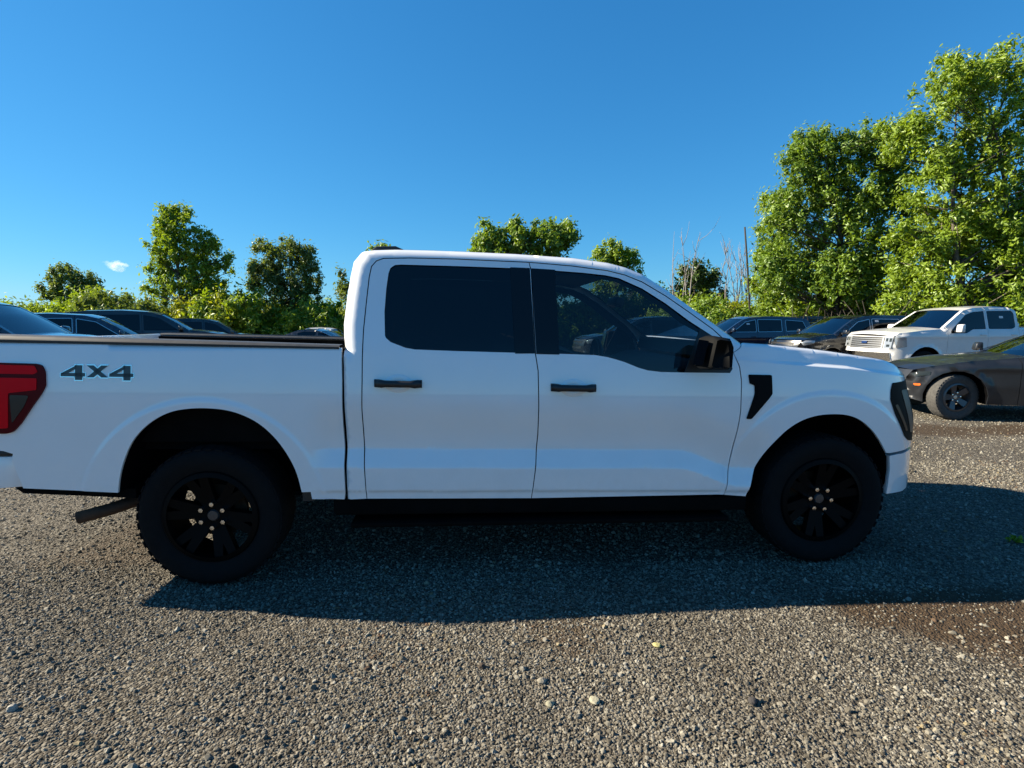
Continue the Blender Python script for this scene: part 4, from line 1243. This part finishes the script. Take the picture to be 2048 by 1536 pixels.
# ------------------------------------------------------------------ vegetation
def leaf_material(name, c0, c1, trans=.35):
    m, nt, b = mat_new(name)
    nt.nodes.remove(b)
    out = nt.nodes['Material Output']
    at_ = node(nt, 'ShaderNodeAttribute'); at_.attribute_name = 'tone'
    mx = node(nt, 'ShaderNodeMix', data_type='RGBA'); mx.inputs[6].default_value = (*c0, 1); mx.inputs[7].default_value = (*c1, 1)
    nt.links.new(at_.outputs['Fac'], mx.inputs[0])
    df = node(nt, 'ShaderNodeBsdfDiffuse'); tr = node(nt, 'ShaderNodeBsdfTranslucent'); gl = node(nt, 'ShaderNodeBsdfGlossy'); gl.inputs['Roughness'].default_value = .45
    gl.inputs[0].default_value = (.6, .65, .6, 1)
    nt.links.new(mx.outputs[2], df.inputs[0])
    hs = node(nt, 'ShaderNodeMix', data_type='RGBA', blend_type='MULTIPLY'); hs.inputs[0].default_value = 1; hs.inputs[7].default_value = (1.25, 1.15, .45, 1)
    nt.links.new(mx.outputs[2], hs.inputs[6]); nt.links.new(hs.outputs[2], tr.inputs[0])
    m1 = node(nt, 'ShaderNodeMixShader'); m1.inputs[0].default_value = trans
    nt.links.new(df.outputs[0], m1.inputs[1]); nt.links.new(tr.outputs[0], m1.inputs[2])
    m2 = node(nt, 'ShaderNodeMixShader'); m2.inputs[0].default_value = .05
    nt.links.new(m1.outputs[0], m2.inputs[1]); nt.links.new(gl.outputs[0], m2.inputs[2])
    nt.links.new(m2.outputs[0], out.inputs[0])
    return m
LEAF = {
    'bright': leaf_material('cottonwood_leaf', (0.1179, 0.2020, 0.0127), (0.2688, 0.3765, 0.0271), .48),
    'mid': leaf_material('mid_green_leaf', (0.0849, 0.1653, 0.0153), (0.2027, 0.3077, 0.0288), .46),
    'dark': leaf_material('dark_green_leaf', (0.0321, 0.0689, 0.0127), (0.0896, 0.1469, 0.0234), .38),
    'grey': leaf_material('grey_green_leaf', (0.0736, 0.1194, 0.0288), (0.1697, 0.2296, 0.0505), .42),
    'yellow': leaf_material('yellow_green_leaf', (0.1697, 0.2204, 0.0108), (0.3489, 0.3857, 0.0226), .48),
    'russet': leaf_material('russet_leaf', (0.1886, 0.1010, 0.0180), (0.3018, 0.1837, 0.0271), .4),
}
BARK = simple('tree_bark', (.085, .072, .058), .9, vary=.35, vscale=6, bump=.5, bscale=20)
DEADBARK = simple('bleached_dead_wood', (.24, .22, .21), .9, vary=.25, vscale=5)
DARKBARK = simple('dark_wood', (.03, .027, .025), .9, vary=.3, vscale=5)

def leaves_mesh(name, centers, radii, per, size, mat, seed, outward=None):
    r = np.random.default_rng(seed)
    n = len(centers)
    k = np.maximum(3, (per * (radii / radii.mean()) ** 1.6).astype(int))
    ci = np.repeat(np.arange(n), k)
    N = len(ci)
    d = r.normal(0, 1, (N, 3)); d /= np.linalg.norm(d, axis=1)[:, None]
    rad = radii[ci] * np.abs(r.normal(0, .55, N)).clip(0, 1.12)
    P = centers[ci] + d * rad[:, None] * np.array([1, 1, 1.15])
    nrm = d * 1.0 + r.normal(0, .6, (N, 3)) + np.array([-.25, 0, .35])
    nrm /= np.linalg.norm(nrm, axis=1)[:, None]
    t = np.cross(nrm, r.normal(0, 1, (N, 3))); t /= np.linalg.norm(t, axis=1)[:, None] + 1e-9
    bt = np.cross(nrm, t)
    L = size * (.65 + .7 * r.random(N))[:, None]
    w = L * .42
    V = np.empty((N, 4, 3))
    V[:, 0] = P - t * L; V[:, 1] = P + bt * w - t * L * .15 - nrm * L * .12; V[:, 2] = P + t * L; V[:, 3] = P - bt * w - t * L * .15 - nrm * L * .12
    F = np.arange(N * 4).reshape(N, 4)
    me = fast_mesh(name, V.reshape(-1, 3), F, mat, smooth=False)
    clump_t = r.random(n) * .55
    tone = np.clip(clump_t[ci] + r.random(N) * .5, 0, 1)
    a = me.attributes.new('tone', 'FLOAT', 'POINT'); a.data.foreach_set('value', np.repeat(tone, 4).astype(np.float32))
    return me

def branch_path(p0, p1, r, sag=.12, n=5):
    p0 = np.array(p0, float); p1 = np.array(p1, float)
    L = np.linalg.norm(p1 - p0)
    out = []
    off = r.normal(0, 1, 3) * L * .05
    for k in range(n + 1):
        t = k / n
        p = p0 + (p1 - p0) * t
        p = p + off * math.sin(t * math.pi) + np.array([0, 0, sag * L * (t * t - t)])
        out.append(tuple(p))
    return out

def tree(name, label, base, blobs, leaf='mid', lsize=.12, clumps=160, per=110, seed=1, trunk_r=.18, group=None, stems=1, bark=None, gz=None, depthk=1.0, clump_r=(.28, .60), cat='tree'):
    r = np.random.default_rng(seed)
    z0 = float(ground_z(*base)) if gz is None else gz
    root = empty(name, (base[0], base[1], z0), 0)
    tag(root, label, cat, group)
    B = np.array(blobs, float)          # dx, z(abs), rx, rz
    vol = B[:, 2] ** 2 * B[:, 3]; vol = vol / vol.sum()
    ci = r.choice(len(B), clumps, p=.6 * vol + .4 / len(B))
    d = r.normal(0, 1, (clumps, 3)); d /= np.linalg.norm(d, axis=1)[:, None]
    rr = r.random(clumps) ** .42
    zc = B[:, 1] - z0
    C = np.stack([B[ci, 0] + d[:, 0] * rr * B[ci, 2], d[:, 1] * rr * B[ci, 2] * depthk + (r.normal(0, .35, len(B)) * B[:, 2])[ci], zc[ci] + d[:, 2] * rr * B[ci, 3]], 1)
    C[:, 2] = np.maximum(C[:, 2], .25)
    rad = clump_r[0] + (clump_r[1] - clump_r[0]) * r.random(clumps)
    me = leaves_mesh('crown', C, rad, per, lsize, LEAF[leaf], seed + 5)
    link('crown', me, root)
    # trunk, limbs
    m_ = MB()
    topz = (zc + B[:, 3]).max()
    for sidx in range(stems):
        top_b = B[np.argsort(-zc)[sidx % max(1, min(len(B), stems + 1))]]
        tx = top_b[0] * .7
        b0 = (0 if stems == 1 else r.normal(0, .35), 0 if stems == 1 else r.normal(0, .3), -.1)
        path = branch_path(b0, (tx, r.normal(0, .3), (top_b[1] - z0) * .92), r, 0, 9)
        rads = [max(.02, trunk_r * (1 - .85 * k / 9) * (1 if sidx == 0 else .75)) for k in range(10)]
        m_.tube(path, rads, 8)
        PT = np.array(path)
        sel = r.choice(clumps, min(clumps, int(clumps * .4 / stems)), replace=False)
        for c in sel:
            tgt = C[c]
            h = np.clip(tgt[2] - .35 * np.hypot(tgt[0] - tx, tgt[1]) - .3, .3, topz * .85)
            k = np.argmin(np.abs(PT[:, 2] - h))
            L = np.linalg.norm(tgt - PT[k])
            m_.tube(branch_path(PT[k], tgt, r, .1, 4), [max(.012, min(rads[k] * .5, .02 + .012 * L)) * (1 - .75 * q / 4) for q in range(5)], 5)
    m_.build('trunk', bark or BARK, root, smooth=True)
    return root

TR = {
'right_big':(19.76,24.0,[(1.09,11.86,1.20,1.42),(-0.42,11.47,1.31,1.64),(-2.23,10.88,1.42,1.31),(-2.73,9.49,1.20,1.20),(-1.43,8.89,1.64,1.64),(0.35,8.89,1.53,1.75),(1.88,9.29,1.31,1.75),(-1.44,6.66,1.64,1.64),(0.52,6.04,1.75,1.97),(2.43,6.04,1.53,2.19),(-2.16,5.21,1.31,1.31),(-0.97,3.75,1.86,1.75),(1.24,3.11,1.97,1.75),(2.98,2.90,1.75,1.97),(-2.17,2.69,1.53,1.31),(3.52,7.68,1.53,2.63),(4.30,4.59,1.75,2.63),(-.4,2.1,2.3,1.3),(2.0,1.8,2.3,1.3),(.5,4.6,1.7,1.3),(-.5,5.5,1.5,1.3),(2.6,3.9,1.6,1.4)]),
'right_mid':(16.22,28.0,[(-1.55,10.24,0.89,1.02),(-0.65,9.42,1.15,1.40),(0.79,9.89,1.02,1.28),(-2.23,9.18,0.77,1.02),(1.91,9.65,1.02,1.28),(-1.02,7.52,1.79,1.66),(0.96,7.52,1.66,1.79),(2.54,7.75,1.15,1.53),(-2.71,6.79,1.02,1.40),(-1.63,5.34,1.66,1.66),(0.38,5.10,1.91,1.79),(2.36,5.34,1.40,1.53),(-2.93,4.12,1.15,1.53),(-0.76,3.38,2.04,1.53),(1.52,3.13,2.04,1.53)]),
'right_lean':(15.02,31.0,[(-0.63,7.89,0.71,1.13),(-0.83,6.56,0.85,1.27),(-0.47,4.94,1.13,1.41),(-0.80,3.30,1.13,1.27),(0.34,2.75,1.27,1.27)]),
'left_tall':(-23.08,40.0,[(-1.28,9.22,0.91,1.02),(-0.81,8.36,1.39,1.46),(-1.26,6.97,1.46,1.46),(-0.41,6.28,1.82,1.82),(-2.08,5.40,1.02,1.09),(1.06,6.97,1.09,1.28),(1.50,5.58,1.46,1.82),(-0.02,4.17,1.82,1.46),(1.75,3.81,1.02,1.28),(-2.54,3.99,1.09,0.80)]),
'left_round':(-16.92,42.0,[(-1.37,6.88,1.23,1.07),(0.30,6.70,1.53,1.07),(1.40,6.15,1.07,1.34),(-1.27,5.23,1.23,1.45),(0.59,4.67,1.84,1.72),(-0.61,3.18,1.72,1.34),(1.48,3.55,1.07,1.34),(-2.37,5.59,0.69,0.46),(-2.36,4.48,0.61,0.54)]),
'left_far':(-37.88,48.0,[(0.11,5.33,1.75,1.09),(-1.04,4.48,1.23,1.23),(1.09,4.27,1.23,1.53),(0.15,3.42,1.53,1.31)]),
'mid_round':(0.55,38.0,[(-1.87,7.03,1.56,1.32),(-0.01,7.20,1.73,1.32),(1.85,7.03,1.73,1.32),(-2.71,6.37,1.04,0.87),(3.03,7.36,0.76,0.87),(0.33,5.37,3.12,1.73),(0.34,3.36,3.12,1.73)]),
'mid_small':(7.99,44.0,[(-0.10,6.75,1.28,1.04),(-1.08,6.37,1.20,0.88),(1.09,6.17,1.00,1.00),(0.13,4.82,2.01,1.60),(0.17,3.26,2.01,1.60)]),
'mid_behind':(-9.64,40.0,[(0.13,6.45,1.17,0.58),(0.10,5.23,1.31,1.09),(0.05,3.46,1.46,1.46)]),
'edge_sapling':(-9.95,34.0,[(-0.29,4.07,0.43,0.68),(0.05,3.17,0.68,0.93),(-0.13,2.26,0.93,0.77)]),
'dark_ever':(11.91,36.0,[(-0.28,4.54,0.92,0.82),(0.54,4.22,0.82,0.82),(-0.07,3.27,1.31,1.15),(0.92,2.62,1.48,1.15)]),
}
G_TREE = 'trees around the lot'
def T(key, name, label, **kw):
    bx, by, bl = TR[key]
    return tree(name, label, (bx, by), bl, group=G_TREE, **kw)
T('right_big', 'cottonwood_tree', 'tallest bright green cottonwood tree at the right edge', leaf='bright', lsize=.095, clumps=960, per=100, seed=11, trunk_r=.22, stems=3)
T('right_mid', 'cottonwood_tree', 'broad green cottonwood tree left of the tallest right-hand tree', leaf='mid', lsize=.10, clumps=800, per=95, seed=12, trunk_r=.2, stems=2)
T('right_lean', 'cottonwood_tree', 'narrow pale green tree at the left end of the right-hand grove', leaf='bright', lsize=.10, clumps=200, per=80, seed=13, trunk_r=.12)
T('left_tall', 'poplar_tree', 'tall green poplar tree standing highest on the left side', leaf='bright', lsize=.12, clumps=330, per=75, seed=14, trunk_r=.2)
T('left_round', 'round_tree', 'dark rounded tree between the tall poplar and the truck cab', leaf='grey', lsize=.12, clumps=300, per=75, seed=15, trunk_r=.16, stems=2)
T('left_far', 'round_tree', 'small grey-green rounded tree farthest to the left', leaf='grey', lsize=.13, clumps=130, per=85, seed=16, trunk_r=.14)
T('mid_round', 'round_tree', 'wide rounded tree rising above the truck roof', leaf='mid', lsize=.15, clumps=420, per=75, seed=17, trunk_r=.2, stems=2)
T('mid_small', 'round_tree', 'small green tree above the truck windscreen edge', leaf='bright', lsize=.15, clumps=150, per=80, seed=18, trunk_r=.14)
T('mid_behind', 'leafy_sapling', 'leafy treetop peeking over the rear of the truck roof', leaf='bright', lsize=.15, clumps=50, per=70, seed=19, trunk_r=.1)
T('edge_sapling', 'leafy_sapling', 'thin sapling just left of the truck cab', leaf='grey', lsize=.13, clumps=26, per=50, seed=20, trunk_r=.05)
T('dark_ever', 'round_tree', 'dark green tree behind the bare dead trees', leaf='dark', lsize=.14, clumps=90, per=90, seed=21, trunk_r=.12)
for i, (bx, by, h, sp, lb) in enumerate([(10.6, 34, 7.0, .9, 'bare pale dead tree just right of the truck windscreen'), (14.0, 34.5, 6.6, 1.2, 'cluster of bare grey dead stems left of the leaning pole')]):
    r = np.random.default_rng(40 + i)
    root = empty('dead_tree', (bx, by, float(ground_z(bx, by))))
    tag(root, lb, 'dead tree', G_TREE)
    m_ = MB()
    for k in range(4 if i == 0 else 9):
        x0 = r.normal(0, .25 if i == 0 else .5); x1 = x0 + r.normal(0, sp * .45)
        hh = h * (.75 + .25 * r.random()) if k else h
        p = branch_path((x0, r.normal(0, .3), 0), (x1, r.normal(0, .4), hh), r, 0, 8)
        m_.tube(p, [.055 * (1 - .88 * q / 8) for q in range(9)], 6)
        for _ in range(9):
            q = r.integers(3, 8); a_ = np.array(p[q]); L = .5 + r.random() * 1.1
            m_.tube(branch_path(a_, a_ + np.array([r.normal(0, .35) * L, r.normal(0, .35) * L, L * .9]), r, 0, 3), [.02, .015, .01, .006], 4)
    m_.build('trunk', DEADBARK, root, smooth=True)
lp = MB().tube([(0, 0, 0), (-.25, 0, 2.2), (-.47, 0, 4.4), (-.72, 0, 6.55)], [.05, .05, .055, .045], 8).build('leaning_pole', DARKBARK, None, smooth=True)
lp.location = (13.1, 30.0, 0)
tag(lp, 'thin dark leaning pole standing against the sky left of the grove', 'pole')

# shrubs: each bush is a thing, mesh data shared
def bush_mesh(seed, leaf, w=2.1, h=2.6, clumps=120, per=75, lsize=.105):
    r = np.random.default_rng(seed)
    d = r.normal(0, 1, (clumps, 3)); d /= np.linalg.norm(d, axis=1)[:, None]
    rr = r.random(clumps) ** .5
    C = np.stack([d[:, 0] * rr * w, d[:, 1] * rr * w, h * .5 + d[:, 2] * rr * h * .55], 1)
    C[:, 2] = np.maximum(C[:, 2], .15)
    return leaves_mesh('foliage', C, .25 + .3 * r.random(clumps), per, lsize, LEAF[leaf], seed + 3)
def stem_mesh(seed, h=2.4, w=1.6):
    r = np.random.default_rng(seed); m_ = MB()
    for _ in range(7):
        m_.tube(branch_path((r.normal(0, .12), r.normal(0, .12), -.05), (r.normal(0, w * .5), r.normal(0, w * .5), h * (.6 + .4 * r.random())), r, 0, 4), [.03, .025, .02, .014, .008], 5)
    return mesh_from(m_, BARK)
BUSH = {(lf, i): bush_mesh(60 + i * 7 + j, lf) for j, lf in enumerate(('bright', 'yellow', 'mid', 'grey')) for i in range(2)}
BUSH[('russet', 0)] = bush_mesh(99, 'russet', 1.3, 1.1, 40)
STEMS = [stem_mesh(80 + i) for i in range(2)]
G_BUSH_R = 'bushes at the foot of the right-hand grove'
G_BUSH_L = 'bushes along the far left edge of the lot'
rb_ = np.random.default_rng(77)
def bush(x, y, sc_, lf, group, label, hz=1.):
    root = empty('bush', (x, y, float(ground_z(x, y)) - .05), rb_.random() * 6.28)
    tag(root, label, 'bush', group)
    sc_ = sc_ / (1.62 if lf != 'russet' else 1.2)
    root.scale = (sc_, sc_, sc_ * hz)
    key = (lf, 0 if lf == 'russet' else int(rb_.integers(0, 2)))
    link('foliage', BUSH[key], root)
    link('stem', STEMS[int(rb_.integers(0, 2))], root)
kinds = {'bright': 'bright green', 'yellow': 'yellow-green', 'mid': 'mid green', 'grey': 'dull grey-green', 'russet': 'low russet'}
LAND_R = [(1360, 'beside the bare pale dead tree'), (1450, 'under the cluster of dead stems'), (1530, 'below the narrow pale tree'), (1600, 'above the black parked utility vehicle'), (1670, 'at the foot of the broad cottonwood'), (1740, 'left of the white parked pickup'), (1800, 'above the white pickup windscreen'), (1870, 'at the foot of the tallest cottonwood'), (1940, 'above the white pickup rear door'), (2020, 'at the far right edge')]
LAND_L = [(-60, 'beyond the left edge'), (20, 'above the nearest left-hand vehicle'), (90, 'left of the grey-green rounded tree'), (150, 'below the grey-green rounded tree'), (230, 'under the small cloud'), (300, 'left of the tall poplar trunk'), (380, 'below the tall poplar'), (450, 'right of the tall poplar'), (510, 'in front of the dark shed'), (570, 'below the dark rounded tree'), (640, 'above the far white pickup'), (720, 'just behind the truck cab corner'), (820, 'seen past the truck rear window'), (930, 'behind the truck rear door glass'), (1040, 'below the wide rounded tree'), (1140, 'seen through the front door glass'), (1240, 'below the small tree over the windscreen'), (1330, 'left of the bare dead tree')]
def near_label(x, y, land):
    px = 1024 + x / y * 1100
    return min(land, key=lambda p: abs(p[0] - px))[1]
def size_word(s_, lo, hi): return 'low' if s_ < lo else ('tall' if s_ > hi else 'middling')
for i in range(34):
    x = 9.0 + i * .55 + rb_.normal(0, .25); y = 33.5 - (x - 9) * .60 + rb_.normal(0, .9)
    lf = ['bright', 'yellow', 'mid', 'bright', 'yellow'][int(rb_.integers(0, 5))]
    s_ = 1.05 + .85 * rb_.random()
    bush(x, y, s_, lf, G_BUSH_R, size_word(s_, 1.3, 1.6) + ' ' + kinds[lf] + ' bush ' + near_label(x, y, LAND_R))
for i in range(7):
    x = 13.4 + i * .5 + rb_.normal(0, .15); y = 25.6 - (x - 13.6) * .6 + rb_.normal(0, .3)
    bush(x, y, 1.0 + .3 * rb_.random(), 'russet', G_BUSH_R, 'low russet bush ' + near_label(x, y, LAND_R))
for i in range(46):
    x = -47 + i * .96 + rb_.normal(0, .4); y = 41.5 + rb_.normal(0, 1.8) + (3 if x < -30 else 0)
    if -13.8 < x < -10.4: y = max(y, 41.5)
    lf = ['bright', 'yellow', 'mid', 'grey', 'yellow', 'bright'][int(rb_.integers(0, 6))]
    s_ = 1.55 + .95 * rb_.random()
    bush(x, y, s_, lf, G_BUSH_L, size_word(s_, 1.85, 2.2) + ' ' + kinds[lf] + ' bush ' + near_label(x, y, LAND_L), 1.1)
for i in range(18):
    x = -3 + i * .9; y = 39 + rb_.normal(0, 1.5)
    lf = ['bright', 'mid', 'mid', 'grey'][int(rb_.integers(0, 4))]
    s_ = 1.5 + .6 * rb_.random()
    bush(x, y, s_, lf, G_BUSH_L, size_word(s_, 1.7, 1.9) + ' ' + kinds[lf] + ' bush ' + near_label(x, y, LAND_L), 1.1)
# far wood seen as one mass
r = np.random.default_rng(5)
n = 900
ang = np.radians(r.uniform(-62, 62, n)); D = r.uniform(62, 80, n)
C = np.stack([np.sin(ang) * D, np.cos(ang) * D, -.75 + r.random(n) ** .8 * 3.6], 1)
me = leaves_mesh('distant_wood', C, r.uniform(.8, 1.6, n), 75, .26, LEAF['grey'], 6)
tag(link('distant_wood', me), 'hazy low line of distant trees behind the lot', 'trees', kind='stuff')
# overgrown shed
shed = empty('shed', (-19.8, 41.2, float(ground_z(-19.8, 41.2))))
tag(shed, 'dark weathered shed almost hidden in the scrub left of the rounded tree', 'shed')
SHEDW = simple('dark_weathered_boards', (.030, .020, .014), .9, vary=.4, vscale=3)
for k in range(9):
    MB().box(-1.2 + k * .27, -1.2 + k * .27 + .255, -.05, .05, 0, 2.6).build('board', SHEDW, shed)
MB().prism([(-1.35, 2.55), (1.4, 2.75), (1.4, 2.87), (-1.35, 2.67)], -.3, 1.8).build('shed_roof', SHEDW, shed)
MB().box(-1.2, 1.2, .06, 1.5, 0, 2.58).build('shed_wall', SHEDW, shed)
# small plants and larger stones on the gravel
def weed(x, y, s_, label, lf='yellow'):
    r = np.random.default_rng(int(abs(x * 100)) + 3)
    root = empty('weed', (x, y, float(ground_z(x, y)))); tag(root, label, 'weed')
    C = np.stack([r.normal(0, s_ * .5, 8), r.normal(0, s_ * .5, 8), s_ * (.2 + .5 * r.random(8))], 1)
    link('leaf_tuft', leaves_mesh('leaf_tuft', C, np.full(8, s_ * .35), 9, s_ * .22, LEAF[lf], 4), root)
weed(4.05, 5.55, .07, 'small yellow-green weed beside the near truck front bumper')
weed(3.53, 3.69, .07, 'small green weed in the truck shadow at the right edge', 'bright')
def big_stone(x, y, s_, col, label):
    r = np.random.default_rng(int(x * 1000) % 997)
    bm = bmesh.new(); bmesh.ops.create_icosphere(bm, subdivisions=2, radius=1)
    a, b2 = r.random(3) * 6, r.random(3) * 3
    for v in bm.verts:
        c = v.co
        k = 1 + .22 * math.sin(c.x * 2.3 + a[0]) * math.cos(c.y * 2.1 + a[1]) + .15 * math.sin(c.z * 3 + a[2])
        v.co = Vector((c.x * k * 1.15, c.y * k, c.z * k * .7)) * s_
    me = bpy.data.meshes.new('stone'); bm.to_mesh(me); bm.free()
    me.materials.append(simple('stone_' + label.split()[0], col, .9, vary=.25, vscale=30, bump=.3, bscale=80))
    o = link('stone', me, None, (x, y, float(ground_z(x, y)) + s_ * .45), (0, 0, r.random() * 6))
    tag(o, label, 'stone', 'larger stones on the gravel')
big_stone(-.135, 2.30, .016, (.05, .035, .025), 'dark brown stone lying below the middle of the truck')
big_stone(.13, 2.20, .017, (0.21, 0.19, 0.15), 'pale tan stone right of the dark brown stone')
big_stone(.155, 2.06, .016, (0.22, 0.21, 0.15), 'cream stone left of the palest flat stone')
big_stone(.335, 2.075, .018, (0.30, 0.28, 0.20), 'palest flat cream stone near the bottom middle')
big_stone(.69, 2.46, .015, (.38, .34, .14), 'yellowish stone midway between shadow and bottom edge')
big_stone(.97, 2.06, .018, (.04, .036, .035), 'charcoal stone lower right of the yellowish stone')
big_stone(-1.98, 2.02, .018, (0.31, 0.29, 0.25), 'white stone near the lower left corner')

# small cloud low over the trees at left
cl_m, nt, b = mat_new('cloud_vapour')
nt.nodes.remove(b)
vol = node(nt, 'ShaderNodeVolumePrincipled'); vol.inputs['Color'].default_value = (1, 1, 1, 1); vol.inputs['Anisotropy'].default_value = .2
tc = node(nt, 'ShaderNodeTexCoord')
nz = node(nt, 'ShaderNodeTexNoise', Scale=.14, Detail=4.)
nt.links.new(tc.outputs['Object'], nz.inputs['Vector'])
mr = node(nt, 'ShaderNodeMapRange'); mr.inputs[1].default_value = .42; mr.inputs[2].default_value = .62; mr.inputs[3].default_value = 0; mr.inputs[4].default_value = .06
nt.links.new(nz.outputs[0], mr.inputs[0]); nt.links.new(mr.outputs[0], vol.inputs['Density'])
nt.links.new(vol.outputs[0], nt.nodes['Material Output'].inputs['Volume'])
bm = bmesh.new(); bmesh.ops.create_icosphere(bm, subdivisions=3, radius=1)
for v in bm.verts:
    c = v.co; k = 1 + .25 * math.sin(c.x * 4 + 1) * math.cos(c.y * 3) + .15 * math.sin(c.z * 5)
    v.co = Vector((c.x * 13 * k, c.y * 8 * k, (c.z * 5.5 + c.x * -1.5) * k))
me = bpy.data.meshes.new('cloud'); bm.to_mesh(me); bm.free(); me.materials.append(cl_m)
cl = link('cloud', me, None, (-424, 600, 62))
tag(cl, 'single small white puff of cloud low in the left sky', 'cloud', kind='stuff')
